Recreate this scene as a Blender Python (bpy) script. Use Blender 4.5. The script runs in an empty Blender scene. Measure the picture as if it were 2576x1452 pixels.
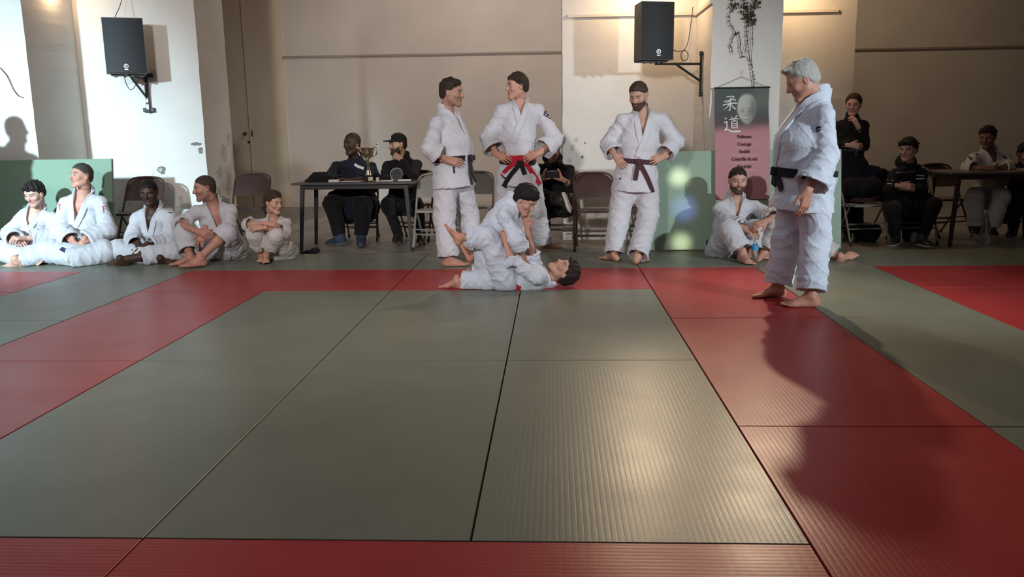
import bpy, math, random, time
import numpy as np
from mathutils import Vector, Matrix
T0 = time.time()
random.seed(7)
SC = bpy.context.scene
COL = SC.collection
PI = math.pi

# ------------------------------------------------------------------ camera
CX, CY, CZ, YAW, PITCH, ROLL, FPX = 0.25227, -2.32091, 1.20593, -0.050462, 0.186857, -0.01497, 2118.687
cF = np.array([math.sin(YAW)*math.cos(PITCH), math.cos(YAW)*math.cos(PITCH), -math.sin(PITCH)])
_r = np.cross(cF, [0, 0, 1]); _r /= np.linalg.norm(_r); _u = np.cross(_r, cF)
cR = math.cos(ROLL)*_r + math.sin(ROLL)*_u
cU = -math.sin(ROLL)*_r + math.cos(ROLL)*_u
CAM = np.array([CX, CY, CZ])
def ray(px, py):
    return cF + cR*(px-1288)/FPX - cU*(py-726)/FPX
def P(px, py, Y):                       # measured pixel + real distance -> point of the room
    d = ray(px, py); return CAM + d*(Y-CY)/d[1]
def G(px, py, z=0.0):
    d = ray(px, py); return CAM + d*(z-CZ)/d[2]
cam_d = bpy.data.cameras.new('camera'); cam = bpy.data.objects.new('camera', cam_d); COL.objects.link(cam)
cam_d.sensor_width = 36; cam_d.lens = FPX/2576*36; cam_d.clip_start = 0.05; cam_d.clip_end = 100
M = Matrix(((cR[0], cU[0], -cF[0], CX), (cR[1], cU[1], -cF[1], CY), (cR[2], cU[2], -cF[2], CZ), (0, 0, 0, 1)))
cam.matrix_world = M
SC.camera = cam

# ------------------------------------------------------------------ light, view
SC.view_settings.view_transform = 'Standard'
try: SC.view_settings.look = 'None'
except Exception: pass
SC.view_settings.exposure = 0.0
SC.view_settings.gamma = 1.0
SC.view_settings.use_curve_mapping = False
try:
    SC.cycles.use_denoising = True
    SC.cycles.max_bounces = 6
    SC.cycles.sample_clamp_indirect = 4.0
except Exception: pass
w = bpy.data.worlds.new('world'); SC.world = w; w.use_nodes = True
w.node_tree.nodes['Background'].inputs[0].default_value = (0.55, 0.6, 0.7, 1)
w.node_tree.nodes['Background'].inputs[1].default_value = 0.3

def light(name, kind, loc, target, power, color, size=0.3, spot=60, blend=0.5, size_y=None):
    l = bpy.data.lights.new(name, kind); l.energy = power; l.color = color
    if kind == 'AREA':
        l.size = size
        if size_y: l.shape = 'RECTANGLE'; l.size_y = size_y
    else: l.shadow_soft_size = size
    if kind == 'SPOT': l.spot_size = math.radians(spot); l.spot_blend = blend
    o = bpy.data.objects.new(name, l); COL.objects.link(o); o.location = loc
    if target is not None:
        o.rotation_euler = (Vector(target)-Vector(loc)).to_track_quat('-Z', 'Y').to_euler()
    return o
COOL = (0.78, 0.93, 1.0); NEUT = (1.0, 0.93, 0.86); WARM = (1.0, 0.68, 0.38)
light('daylight_left', 'SPOT', (-5.6, -2.5, 3.05), (-5.95, 6.2, 0.65), 8200, (0.62, 0.87, 1.0), 0.14, 38, 1.0)
light('daylight_front', 'SPOT', (-1.6, -4.6, 3.3), (-1.6, 9.5, 1.2), 2100, (1.0, 0.93, 0.90), 0.3, 48, 0.9)
light('daylight_right', 'SPOT', (6.6, -1.5, 2.6), (2.0, 4.9, 0.8), 2000, (0.84, 0.95, 1.0), 0.12, 34, 0.9)
for k_, (px, py, cl) in enumerate(((1711, 440, (1.0, 1.0, 0.75)), (1722, 522, (0.25, 0.3, 1.0)), (1713, 612, (1.0, 1.0, 0.7)))):
    light('stage_pin_spot', 'SPOT', (1.2, -5.0, 3.8), tuple(P(px, py, 6.04)), (8000, 4500, 8000)[k_], cl, 0.05, (1.2, 1.6, 1.2)[k_], 1.0)
light('back_wall_fill', 'AREA', (-0.6, 9.3, 4.5), (-0.6, 12.2, 0.6), 62, (1.0, 0.90, 0.82), 3.5, size_y=0.6)  # unseen area light added to brighten the back wall evenly
light('back_wall_fill', 'AREA', (4.6, 9.6, 4.4), (4.2, 12.2, 1.0), 24, (1.0, 0.78, 0.52), 2.0, size_y=0.6)  # warm fill added to lift the right end of the back wall, no fitting
light('ceiling_fill', 'AREA', (-2.5, 1.5, 4.6), (-2.5, 2.5, 0), 82, (0.9, 0.93, 1.0), 6, size_y=4)  # added ambient fill below the closed ceiling
# warm wall lamps; their bodies are built with the fittings further down
LAMPS = [(-5.0, 6.80, 2.80), (1.25, 6.80, 2.74), (2.80, 6.80, 2.80)]
LPOW = [7, 32, 25]
for lp, pw in zip(LAMPS, LPOW):
    light('wall_lamp_light', 'POINT', (lp[0], lp[1], lp[2]-0.06), None, pw, WARM, 0.045)

for lp, tg, pw in ((LAMPS[1], (0.9, 2.6, 0), 200), ((2.36, 6.0, 2.84), (1.3, 2.4, 0), 290)):
    light('wall_lamp_beam', 'SPOT', (lp[0], lp[1]-0.05, lp[2]-0.06), tg, pw, (1.0, 0.76, 0.52), 0.035, 72, 0.8)

# ------------------------------------------------------------------ materials
def _nodes(name):
    m = bpy.data.materials.new(name); m.use_nodes = True
    nt = m.node_tree; b = nt.nodes['Principled BSDF']
    return m, nt, b
def _set(b, names, v):
    for n in names:
        if n in b.inputs: b.inputs[n].default_value = v; return
def mat(name, col, rough=0.6, metal=0.0, spec=0.4, noise=0.0, nscale=8, bump=0.0, bscale=60, bdist=0.002, attr=False,
        emit=None, coat=0, sheen=0, trans=0, detail=4, alpha=1):
    m, nt, b = _nodes(name)
    b.inputs['Base Color'].default_value = (*col, 1); b.inputs['Roughness'].default_value = rough
    b.inputs['Metallic'].default_value = metal
    _set(b, ['Specular IOR Level', 'Specular'], spec)
    if sheen: _set(b, ['Sheen Weight'], sheen)
    if trans: _set(b, ['Transmission Weight'], trans)
    if coat: _set(b, ['Coat Weight'], coat)
    tc = nt.nodes.new('ShaderNodeTexCoord')
    src = None
    if attr:
        a = nt.nodes.new('ShaderNodeAttribute'); a.attribute_name = 'Col'; src = a.outputs['Color']
        nt.links.new(src, b.inputs['Base Color'])
    if noise:
        n = nt.nodes.new('ShaderNodeTexNoise'); n.inputs['Scale'].default_value = nscale; n.inputs['Detail'].default_value = detail
        nt.links.new(tc.outputs['Object'], n.inputs['Vector'])
        mr = nt.nodes.new('ShaderNodeMapRange'); mr.inputs['From Min'].default_value = 0.3; mr.inputs['From Max'].default_value = 0.7
        mr.inputs['To Min'].default_value = 1-noise; mr.inputs['To Max'].default_value = 1+noise
        nt.links.new(n.outputs['Fac'], mr.inputs['Value'])
        vm = nt.nodes.new('ShaderNodeVectorMath'); vm.operation = 'SCALE'
        if src is not None: nt.links.new(src, vm.inputs[0])
        else: vm.inputs[0].default_value = col
        nt.links.new(mr.outputs['Result'], vm.inputs['Scale'])
        nt.links.new(vm.outputs['Vector'], b.inputs['Base Color'])
    if bump:
        n2 = nt.nodes.new('ShaderNodeTexNoise'); n2.inputs['Scale'].default_value = bscale; n2.inputs['Detail'].default_value = 3
        nt.links.new(tc.outputs['Object'], n2.inputs['Vector'])
        bp = nt.nodes.new('ShaderNodeBump'); bp.inputs['Strength'].default_value = bump; bp.inputs['Distance'].default_value = bdist
        nt.links.new(n2.outputs['Fac'], bp.inputs['Height']); nt.links.new(bp.outputs['Normal'], b.inputs['Normal'])
    if emit:
        _set(b, ['Emission Color', 'Emission'], (*emit[0], 1)); _set(b, ['Emission Strength'], emit[1])
    return m
def plaster(name, col, stain=(0.35, 0.33, 0.32), stain_amt=0.0, low=None, bump=0.3):
    """rough painted plaster: broad tone drift, trowel relief, and scuffed chipped patches near a height band"""
    m, nt, b = _nodes(name); L = nt.links.new
    b.inputs['Roughness'].default_value = 0.85; _set(b, ['Specular IOR Level', 'Specular'], 0.25)
    tc = nt.nodes.new('ShaderNodeTexCoord')
    n = nt.nodes.new('ShaderNodeTexNoise'); n.inputs['Scale'].default_value = 1.3; n.inputs['Detail'].default_value = 6
    L(tc.outputs['Object'], n.inputs['Vector'])
    r = nt.nodes.new('ShaderNodeValToRGB'); r.color_ramp.elements[0].position = 0.3; r.color_ramp.elements[1].position = 0.75
    r.color_ramp.elements[0].color = (*[c*0.9 for c in col], 1); r.color_ramp.elements[1].color = (*[min(1, c*1.06) for c in col], 1)
    L(n.outputs['Fac'], r.inputs['Fac'])
    out = r.outputs['Color']
    if stain_amt:
        n3 = nt.nodes.new('ShaderNodeTexNoise'); n3.inputs['Scale'].default_value = 5.5; n3.inputs['Detail'].default_value = 9; n3.inputs['Roughness'].default_value = 0.7
        L(tc.outputs['Object'], n3.inputs['Vector'])
        sx = nt.nodes.new('ShaderNodeSeparateXYZ'); L(tc.outputs['Object'], sx.inputs[0])
        mz = nt.nodes.new('ShaderNodeMapRange'); mz.inputs['From Min'].default_value = low or 1.2; mz.inputs['From Max'].default_value = 0.3
        mz.inputs['To Min'].default_value = 0; mz.inputs['To Max'].default_value = 0.16
        L(sx.outputs['Z'], mz.inputs['Value'])
        ad = nt.nodes.new('ShaderNodeMath'); ad.operation = 'ADD'; L(n3.outputs['Fac'], ad.inputs[0]); L(mz.outputs['Result'], ad.inputs[1])
        r3 = nt.nodes.new('ShaderNodeValToRGB'); r3.color_ramp.elements[0].position = 0.69; r3.color_ramp.elements[1].position = 0.76
        L(ad.outputs[0], r3.inputs['Fac'])
        ml = nt.nodes.new('ShaderNodeMath'); ml.operation = 'MULTIPLY'; ml.inputs[1].default_value = stain_amt; L(r3.outputs['Color'], ml.inputs[0])
        mx = nt.nodes.new('ShaderNodeMixRGB'); mx.inputs['Color2'].default_value = (*stain, 1)
        L(ml.outputs[0], mx.inputs['Fac']); L(out, mx.inputs['Color1']); out = mx.outputs['Color']
    L(out, b.inputs['Base Color'])
    n2 = nt.nodes.new('ShaderNodeTexNoise'); n2.inputs['Scale'].default_value = 14; n2.inputs['Detail'].default_value = 8
    L(tc.outputs['Object'], n2.inputs['Vector'])
    bp = nt.nodes.new('ShaderNodeBump'); bp.inputs['Strength'].default_value = bump; bp.inputs['Distance'].default_value = 0.012
    L(n2.outputs['Fac'], bp.inputs['Height']); L(bp.outputs['Normal'], b.inputs['Normal'])
    return m
def mat_tatami(name, col, col2):
    """vinyl judo mat with the pressed rice-straw ribs running along its length (local X)"""
    m, nt, b = _nodes(name); L = nt.links.new
    tc = nt.nodes.new('ShaderNodeTexCoord')
    n = nt.nodes.new('ShaderNodeTexNoise'); n.inputs['Scale'].default_value = 2.2; n.inputs['Detail'].default_value = 5
    L(tc.outputs['Object'], n.inputs['Vector'])
    r = nt.nodes.new('ShaderNodeValToRGB'); r.color_ramp.elements[0].position = 0.32; r.color_ramp.elements[1].position = 0.7
    r.color_ramp.elements[0].color = (*col, 1); r.color_ramp.elements[1].color = (*col2, 1)
    L(n.outputs['Fac'], r.inputs['Fac']); L(r.outputs['Color'], b.inputs['Base Color'])
    sx = nt.nodes.new('ShaderNodeSeparateXYZ'); L(tc.outputs['Object'], sx.inputs[0])
    def sine(sock, f, pw=1.0):
        a = nt.nodes.new('ShaderNodeMath'); a.operation = 'MULTIPLY'; a.inputs[1].default_value = f; L(sock, a.inputs[0])
        s = nt.nodes.new('ShaderNodeMath'); s.operation = 'SINE'; L(a.outputs[0], s.inputs[0])
        q = nt.nodes.new('ShaderNodeMath'); q.operation = 'ABSOLUTE'; L(s.outputs[0], q.inputs[0])
        e = nt.nodes.new('ShaderNodeMath'); e.operation = 'POWER'; e.inputs[1].default_value = pw; L(q.outputs[0], e.inputs[0]); return e.outputs[0]
    ribs = sine(sx.outputs['Y'], PI/0.020, 0.45)
    cross = sine(sx.outputs['X'], PI/0.034, 0.5)
    mu = nt.nodes.new('ShaderNodeMath'); mu.operation = 'MULTIPLY_ADD'; mu.inputs[1].default_value = 0.35
    L(cross, mu.inputs[0]); L(ribs, mu.inputs[2])
    n2 = nt.nodes.new('ShaderNodeTexNoise'); n2.inputs['Scale'].default_value = 55; n2.inputs['Detail'].default_value = 3
    L(tc.outputs['Object'], n2.inputs['Vector'])
    m3 = nt.nodes.new('ShaderNodeMath'); m3.operation = 'MULTIPLY_ADD'; m3.inputs[1].default_value = 0.9
    L(n2.outputs['Fac'], m3.inputs[0]); L(mu.outputs[0], m3.inputs[2])
    bp = nt.nodes.new('ShaderNodeBump'); bp.inputs['Strength'].default_value = 0.22; bp.inputs['Distance'].default_value = 0.0012
    L(m3.outputs[0], bp.inputs['Height']); L(bp.outputs['Normal'], b.inputs['Normal'])
    n4 = nt.nodes.new('ShaderNodeTexNoise'); n4.inputs['Scale'].default_value = 3.5; n4.inputs['Detail'].default_value = 6
    L(tc.outputs['Object'], n4.inputs['Vector'])
    mr = nt.nodes.new('ShaderNodeMapRange'); mr.inputs['From Min'].default_value = 0.3; mr.inputs['From Max'].default_value = 0.7
    mr.inputs['To Min'].default_value = 0.31; mr.inputs['To Max'].default_value = 0.37
    L(n4.outputs['Fac'], mr.inputs['Value']); L(mr.outputs['Result'], b.inputs['Roughness'])
    _set(b, ['Specular IOR Level', 'Specular'], 0.15)
    return m
def mat_cloth(name, col, freq=520, strength=0.5, rough=0.9, sheen=0.15, noise=0.05):
    """woven cotton: fine rice-grain weave relief over large soft creasing"""
    m, nt, b = _nodes(name); L = nt.links.new
    tc = nt.nodes.new('ShaderNodeTexCoord')
    b.inputs['Roughness'].default_value = rough; _set(b, ['Sheen Weight'], sheen); _set(b, ['Specular IOR Level', 'Specular'], 0.2)
    n = nt.nodes.new('ShaderNodeTexNoise'); n.inputs['Scale'].default_value = 5; n.inputs['Detail'].default_value = 4
    L(tc.outputs['Object'], n.inputs['Vector'])
    r = nt.nodes.new('ShaderNodeValToRGB'); r.color_ramp.elements[0].position = 0.3; r.color_ramp.elements[1].position = 0.7
    r.color_ramp.elements[0].color = (*[c*(1-noise) for c in col], 1); r.color_ramp.elements[1].color = (*[min(1, c*(1+noise)) for c in col], 1)
    L(n.outputs['Fac'], r.inputs['Fac']); L(r.outputs['Color'], b.inputs['Base Color'])
    v = nt.nodes.new('ShaderNodeTexVoronoi'); v.inputs['Scale'].default_value = 170
    L(tc.outputs['Object'], v.inputs['Vector'])
    n2 = nt.nodes.new('ShaderNodeTexNoise'); n2.inputs['Scale'].default_value = 16; n2.inputs['Detail'].default_value = 5
    n2.inputs['Distortion'].default_value = 1.2
    L(tc.outputs['Object'], n2.inputs['Vector'])
    b1 = nt.nodes.new('ShaderNodeBump'); b1.inputs['Strength'].default_value = strength*0.5; b1.inputs['Distance'].default_value = 0.002
    L(v.outputs['Distance'], b1.inputs['Height'])
    b2 = nt.nodes.new('ShaderNodeBump'); b2.inputs['Strength'].default_value = strength; b2.inputs['Distance'].default_value = 0.012
    L(n2.outputs['Fac'], b2.inputs['Height']); L(b1.outputs['Normal'], b2.inputs['Normal']); L(b2.outputs['Normal'], b.inputs['Normal'])
    return m

M_WALL = plaster('beige_plaster', (0.545, 0.475, 0.415), bump=0.15)
M_WALLR = M_WALL
M_PIL = plaster('white_plaster', (0.66, 0.63, 0.59), stain=(0.3, 0.28, 0.27), stain_amt=0.7, low=1.0, bump=0.25)
M_CEIL = plaster('ceiling_plaster', (0.6, 0.58, 0.54))
M_TRIM = mat('brown_rail_paint', (0.28, 0.22, 0.17), 0.5)
M_TRIMW = mat('white_rail_paint', (0.62, 0.56, 0.48), 0.5)
M_GREEN = mat_tatami('green_mat_vinyl', (0.168, 0.180, 0.142), (0.195, 0.208, 0.166))
M_GREENB = mat_tatami('pale_green_mat_vinyl', (0.25, 0.34, 0.26), (0.29, 0.39, 0.30))
M_GREENC = mat_tatami('dimmed_pale_mat_vinyl', (0.18, 0.26, 0.19), (0.205, 0.29, 0.215))  # same pale green vinyl, colour darkened to offset the strong left spot
M_RED = mat_tatami('red_mat_vinyl', (0.34, 0.032, 0.036), (0.40, 0.045, 0.048))
M_SIDE = mat('mat_edge_vinyl', (0.03, 0.035, 0.035), 0.7)
M_FLOOR = mat('worn_lino', (0.24, 0.205, 0.175), 0.45, noise=0.16, nscale=3, detail=8, bump=0.1, bscale=20)
M_GI = mat_cloth('white_gi_cotton', (0.53, 0.525, 0.56))
M_GIB = mat_cloth('bleached_gi_cotton', (0.60, 0.64, 0.745))
M_GID = mat_cloth('unbleached_gi_cotton', (0.54, 0.51, 0.49))
M_BLK = mat_cloth('black_cloth', (0.010, 0.009, 0.010), strength=0.35, sheen=0.05)
M_NAVY = mat_cloth('navy_cloth', (0.014, 0.015, 0.026), strength=0.35, sheen=0.05)
M_MAROON = mat_cloth('maroon_cloth', (0.05, 0.012, 0.02), strength=0.35)
M_BBELT = mat_cloth('black_belt_cotton', (0.012, 0.011, 0.016), strength=0.2)
M_RBELT = mat_cloth('red_belt_cotton', (0.40, 0.015, 0.035), strength=0.2)
M_BRBELT = mat_cloth('brown_belt_cotton', (0.065, 0.028, 0.034), strength=0.2)
M_WBELT = mat_cloth('white_trim_cotton', (0.7, 0.7, 0.72), strength=0.2)
M_BROWN = mat('brown_enamel', (0.055, 0.030, 0.026), 0.28, spec=0.5, metal=0.0)
M_GREY = mat('grey_enamel', (0.27, 0.26, 0.235), 0.35, spec=0.5)
M_BLACK = mat('black_enamel', (0.018, 0.017, 0.017), 0.45)
M_TOP = mat('dark_laminate', (0.075, 0.072, 0.07), 0.32, noise=0.1)
M_SPK = mat('speaker_grille', (0.012, 0.014, 0.017), 0.6, bump=0.4, bscale=500, bdist=0.001)
M_CAB = mat('speaker_cabinet', (0.010, 0.010, 0.011), 0.5)
M_LOGO = mat('silver_badge', (0.6, 0.62, 0.62), 0.35, metal=0.5)
M_GOLD = mat('gold_metal', (0.74, 0.63, 0.42), 0.18, metal=1.0, bump=0.4, bscale=40)
M_GOLDS = mat('silver_gilt', (0.8, 0.74, 0.6), 0.15, metal=1.0)
M_PLAQ = mat('cream_plaque', (0.7, 0.66, 0.5), 0.5)
M_PAPER = mat('white_paper', (0.62, 0.58, 0.54), 0.8)
M_BLUE = mat('blue_suede', (0.025, 0.04, 0.065), 0.8)
M_SOLE = mat('grey_rubber', (0.12, 0.12, 0.125), 0.8)
M_SHOEW = mat('white_leather', (0.6, 0.58, 0.55), 0.5)
M_SKIN = mat('skin', (0.5, 0.3, 0.22), 0.5, attr=True, noise=0.05, nscale=22, bump=0.12, bscale=90, spec=0.3)
M_LEAF = mat('dry_garland_leaf', (0.075, 0.06, 0.035), 0.8, noise=0.3, nscale=60)
M_BERRY = mat('red_garland_berry', (0.32, 0.04, 0.04), 0.5, noise=0.3, nscale=90)
M_CORD = mat('dark_cord', (0.04, 0.035, 0.03), 0.7)
M_CHIP = mat('exposed_render', (0.20, 0.19, 0.18), 0.95, bump=0.6, bscale=30, noise=0.3)
M_CHIPL = mat('bared_plaster', (0.50, 0.475, 0.45), 0.95, bump=0.6, bscale=30, noise=0.2)
M_PRINT = mat('banner_print', (0.5, 0.3, 0.3), 0.55, attr=True)
M_INKW = mat('white_ink', (0.62, 0.6, 0.58), 0.6)
M_INKD = mat('dark_ink', (0.09, 0.025, 0.035), 0.6)
M_INKP = mat('pale_ink', (0.55, 0.40, 0.40), 0.6)
M_PHONE = mat('phone_glass', (0.02, 0.02, 0.022), 0.1)
M_CAPB = mat('clear_plastic', (0.8, 0.9, 0.92), 0.08, trans=0.95, spec=0.5)
M_LBL = mat('blue_label', (0.06, 0.30, 0.62), 0.4)
M_GRCAP = mat('green_cap', (0.03, 0.25, 0.08), 0.4)
M_GLOW = mat('lamp_glow', (1, 0.8, 0.5), 0.5, emit=((1.0, 0.72, 0.4), 25))
M_DAY = mat('daylit_glass', (0.8, 0.9, 1.0), 0.5, emit=((0.75, 0.88, 1.0), 2.0))
M_DOORP = plaster('cream_door_paint', (0.56, 0.46, 0.34), bump=0.1)
M_BRASS = mat('dull_brass', (0.16, 0.09, 0.04), 0.45, metal=0.8)
M_MARK = mat('red_thread', (0.5, 0.03, 0.06), 0.8)
M_NVT = mat('navy_thread', (0.03, 0.025, 0.06), 0.8)
M_GLASSES = mat('wire_rim', (0.05, 0.04, 0.04), 0.3, metal=0.8)

# ------------------------------------------------------------------ mesh helpers
def new_obj(name, me, m=None, parent=None, smooth=False):
    if m is not None: me.materials.append(m)
    if smooth and len(me.polygons): me.polygons.foreach_set('use_smooth', [True]*len(me.polygons))
    o = bpy.data.objects.new(name, me); COL.objects.link(o)
    if parent is not None: o.parent = parent
    return o
def empty(name, loc, label=None, cat=None, group=None, rotz=0):
    o = bpy.data.objects.new(name, None); COL.objects.link(o); o.empty_display_size = 0.1
    o.location = loc; o.rotation_euler = (0, 0, rotz)
    tag(o, label, cat, group); return o
def tag(o, label=None, cat=None, group=None, kind=None):
    if label: o['label'] = label
    if cat: o['category'] = cat
    if group: o['group'] = group
    if kind: o['kind'] = kind
    return o
class MB:
    def __init__(s): s.v = []; s.f = []
    def add(s, vs, fs):
        n = len(s.v); s.v += [tuple(map(float, v)) for v in vs]; s.f += [tuple(i+n for i in f) for f in fs]; return s
    def box(s, c, h, R=None, bev=0.0):
        c = np.array(c, float); h = np.array(h, float); R = np.eye(3) if R is None else np.array(R)
        if bev <= 0:
            vs = [c + R @ (h*np.array([x, y, z])) for x in (-1, 1) for y in (-1, 1) for z in (-1, 1)]
            return s.add(vs, [(0, 1, 3, 2), (4, 6, 7, 5), (0, 4, 5, 1), (2, 3, 7, 6), (0, 2, 6, 4), (1, 5, 7, 3)])
        b = min(bev, *(h*0.99)); idx = {}; vs = []
        for x in (-1, 1):
            for y in (-1, 1):
                for z in (-1, 1):
                    for a in range(3):
                        q = np.array([x, y, z])*h; 
                        for k in range(3):
                            if k != a: q[k] -= b*np.sign(q[k])
                        idx[(x, y, z, a)] = len(vs); vs.append(c+R@q)
        fs = []
        for a in range(3):
            o1, o2 = [k for k in range(3) if k != a]
            for sg in (-1, 1):
                loop = []
                for s1, s2 in ((-1, -1), (1, -1), (1, 1), (-1, 1)):
                    k = [0, 0, 0]; k[a] = sg; k[o1] = s1; k[o2] = s2; loop.append(idx[(*k, a)])
                fs.append(tuple(loop))
        for a in range(3):
            o1, o2 = [k for k in range(3) if k != a]
            for s1 in (-1, 1):
                for s2 in (-1, 1):
                    l = []
                    for sg in (-1, 1):
                        k = [0, 0, 0]; k[a] = sg; k[o1] = s1; k[o2] = s2; l.append((*k,))
                    fs.append((idx[(*l[0], o1)], idx[(*l[0], o2)], idx[(*l[1], o2)], idx[(*l[1], o1)]))
        for x in (-1, 1):
            for y in (-1, 1):
                for z in (-1, 1): fs.append(tuple(idx[(x, y, z, a)] for a in range(3)))
        return s.add(vs, fs)
    def tube(s, pts, r, n=8, cap=True):
        pts = [np.array(p, float) for p in pts]; rs = r if hasattr(r, '__len__') else [r]*len(pts)
        rings = []; prev = None
        for i, p in enumerate(pts):
            t = pts[min(i+1, len(pts)-1)] - pts[max(i-1, 0)]; t /= (np.linalg.norm(t)+1e-9)
            if prev is None: a = np.array([0, 0, 1.0]) if abs(t[2]) < 0.9 else np.array([1.0, 0, 0]); u = np.cross(t, a)
            else: u = prev - t*np.dot(prev, t)
            u /= np.linalg.norm(u)+1e-9; prev = u; v = np.cross(t, u)
            rings.append([p + rs[i]*(math.cos(2*PI*k/n)*u + math.sin(2*PI*k/n)*v) for k in range(n)])
        vs = [q for r_ in rings for q in r_]; fs = []
        for i in range(len(pts)-1):
            for k in range(n): fs.append((i*n+k, i*n+(k+1) % n, (i+1)*n+(k+1) % n, (i+1)*n+k))
        if cap: fs.append(tuple(reversed(range(n)))); fs.append(tuple((len(pts)-1)*n+k for k in range(n)))
        return s.add(vs, fs)
    def lathe(s, prof, n=20, c=(0, 0, 0)):
        vs = []; fs = []
        for r, z in prof:
            for k in range(n): vs.append((c[0]+r*math.cos(2*PI*k/n), c[1]+r*math.sin(2*PI*k/n), c[2]+z))
        for i in range(len(prof)-1):
            for k in range(n): fs.append((i*n+k, i*n+(k+1) % n, (i+1)*n+(k+1) % n, (i+1)*n+k))
        fs.append(tuple(reversed(range(n)))); fs.append(tuple((len(prof)-1)*n+k for k in range(n)))
        return s.add(vs, fs)
    def build(s, name, m, parent=None, smooth=False, at=(0, 0, 0)):
        """geometry is given in the parent's space; at = where this object's own origin goes"""
        me = bpy.data.meshes.new(name)
        at = np.array(at, float)
        me.from_pydata([tuple(np.array(v)-at) for v in s.v], [], s.f); me.validate(); me.update()
        import bmesh
        bm = bmesh.new(); bm.from_mesh(me); bmesh.ops.recalc_face_normals(bm, faces=bm.faces); bm.to_mesh(me); bm.free()
        o = new_obj(name, me, m, parent, smooth); o.location = at
        if smooth:
            try: me.set_sharp_from_angle(angle=math.radians(40))
            except Exception: pass
        return o
def catmull(pts, n=6):
    pts = [np.array(p, float) for p in pts]; out = []
    q = [pts[0]*2-pts[1]] + pts + [pts[-1]*2-pts[-2]]
    for i in range(1, len(q)-2):
        for k in range(n):
            t = k/n; a, b, c, d = q[i-1:i+3]
            out.append(0.5*((2*b)+(c-a)*t+(2*a-5*b+4*c-d)*t*t+(3*b-a-3*c+d)*t**3))
    out.append(pts[-1]); return out
def copy_tree(o, parent=None):
    c = o.copy(); COL.objects.link(c)
    if parent is not None: c.parent = parent
    for ch in list(o.children): copy_tree(ch, c)
    return c

# ------------------------------------------------------------------ the setting
FZ = -0.04
def structbox(name, lo, hi, m, bev=0.0, **k):
    lo = np.array(lo, float); hi = np.array(hi, float)
    o = MB().box((lo+hi)/2, (hi-lo)/2, bev=bev).build(name, m, at=((lo[0]+hi[0])/2, (lo[1]+hi[1])/2, lo[2]))
    tag(o, kind='structure', **k); return o
ZC = 4.9
structbox('floor', (-10.5, -8, FZ-0.1), (11, 12.2, FZ), M_FLOOR)
structbox('ceiling', (-10.5, -8, ZC), (11, 12.2, ZC+0.1), M_CEIL)
structbox('wall_back', (-10.5, 11.85, FZ), (11, 12.15, ZC), M_WALL)
structbox('wall_left', (-10.6, -8, FZ), (-10.5, 12, ZC), M_PIL)
structbox('wall_right', (11, -8, FZ), (11.1, 12, ZC), M_WALL)
structbox('wall_front', (-10.5, -8.1, FZ), (11, -8, ZC), M_WALL)
structbox('trim_1', (-4.65, 11.82, 2.415), (0.9, 11.85, 2.445), M_TRIM)
structbox('trim_2', (4.0, 11.82, 2.36), (9.5, 11.85, 2.39), M_TRIM)
structbox('baseboard_back', (-7, 11.835, FZ), (10, 11.85, 0.04), mat('grey_skirting', (0.45, 0.40, 0.34), 0.6))
# deep plastered bays and pillars, one mesh each, built with slightly wavy worn arrises
def pier(name, x0, x1, y0, y1, m, seed=0, wob=0.003):
    rng = np.random.RandomState(seed)
    nz = 60; zs = np.linspace(FZ, ZC, nz)
    loop = [(x0, y0), (x1, y0), (x1, y1), (x0, y1)]
    vs = []; fs = []
    for i, z in enumerate(zs):
        for (x, y) in loop:
            dx, dy = rng.uniform(-wob, wob, 2)
            vs.append((x+dx, y+(abs(dy) if y == y0 else 0), z))
    for i in range(nz-1):
        for k in range(4): a = i*4+k; b = i*4+(k+1) % 4; fs.append((a, b, b+4, a+4))
    fs.append((3, 2, 1, 0)); n = (nz-1)*4; fs.append((n, n+1, n+2, n+3))
    mb = MB(); mb.add(vs, fs)
    o = mb.build(name, m, at=((x0+x1)/2, (y0+y1)/2, FZ)); tag(o, kind='structure'); return o
pier('wall_bay_left', -8.6, -3.70, 7.22, 8.05, M_PIL, 1)
pier('wall_pillar_left', -7.4, -5.08, 6.28, 7.22, M_PIL, 2)
pier('wall_bay_right', 0.36, 3.50, 7.22, 8.05, M_PIL, 3)
pier('wall_pillar_right', 1.80, 2.475, 6.26, 7.22, M_PIL, 4)
structbox('trim_3', (0.42, 7.19, 2.385), (1.79, 7.22, 2.415), M_TRIMW)
structbox('trim_4', (2.50, 7.19, 2.385), (3.30, 7.22, 2.415), M_TRIMW)
structbox('trim_5', (1.775, 6.26, 2.37), (1.80, 7.22, 2.41), M_TRIMW)
# tall cream door in the back wall
dr = empty('door_1', (-5.0, 11.82, FZ)); tag(dr, kind='structure')
MB().box((-0.32, 0.01, 1.9), (0.50, 0.02, 1.9), bev=0.004).build('door_leaf', M_DOORP, dr)
MB().box((0.50, 0.01, 1.9), (0.30, 0.022, 1.9), bev=0.004).build('door_leaf', M_DOORP, dr)
MB().box((0.19, -0.012, 1.9), (0.012, 0.012, 1.9)).build('meeting_strip', M_DOORP, dr)
h = MB().lathe([(0.012, 0), (0.012, 0.03), (0.028, 0.04), (0.032, 0.055), (0.02, 0.07)], 14)
h.v = [(v[0]+0.12, -v[2]-0.01, v[1]+1.24) for v in h.v]; h.build('door_knob', M_BRASS, dr, True)
MB().box((0.21, -0.012, 1.24), (0.018, 0.006, 0.05), bev=0.003).build('lock_plate', M_BRASS, dr)
MB().box((0.155, -0.012, 1.10), (0.02, 0.006, 0.022), bev=0.003).box((0.155, -0.02, 1.095), (0.03, 0.004, 0.004)).build('key_plate', M_BRASS, dr)

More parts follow.
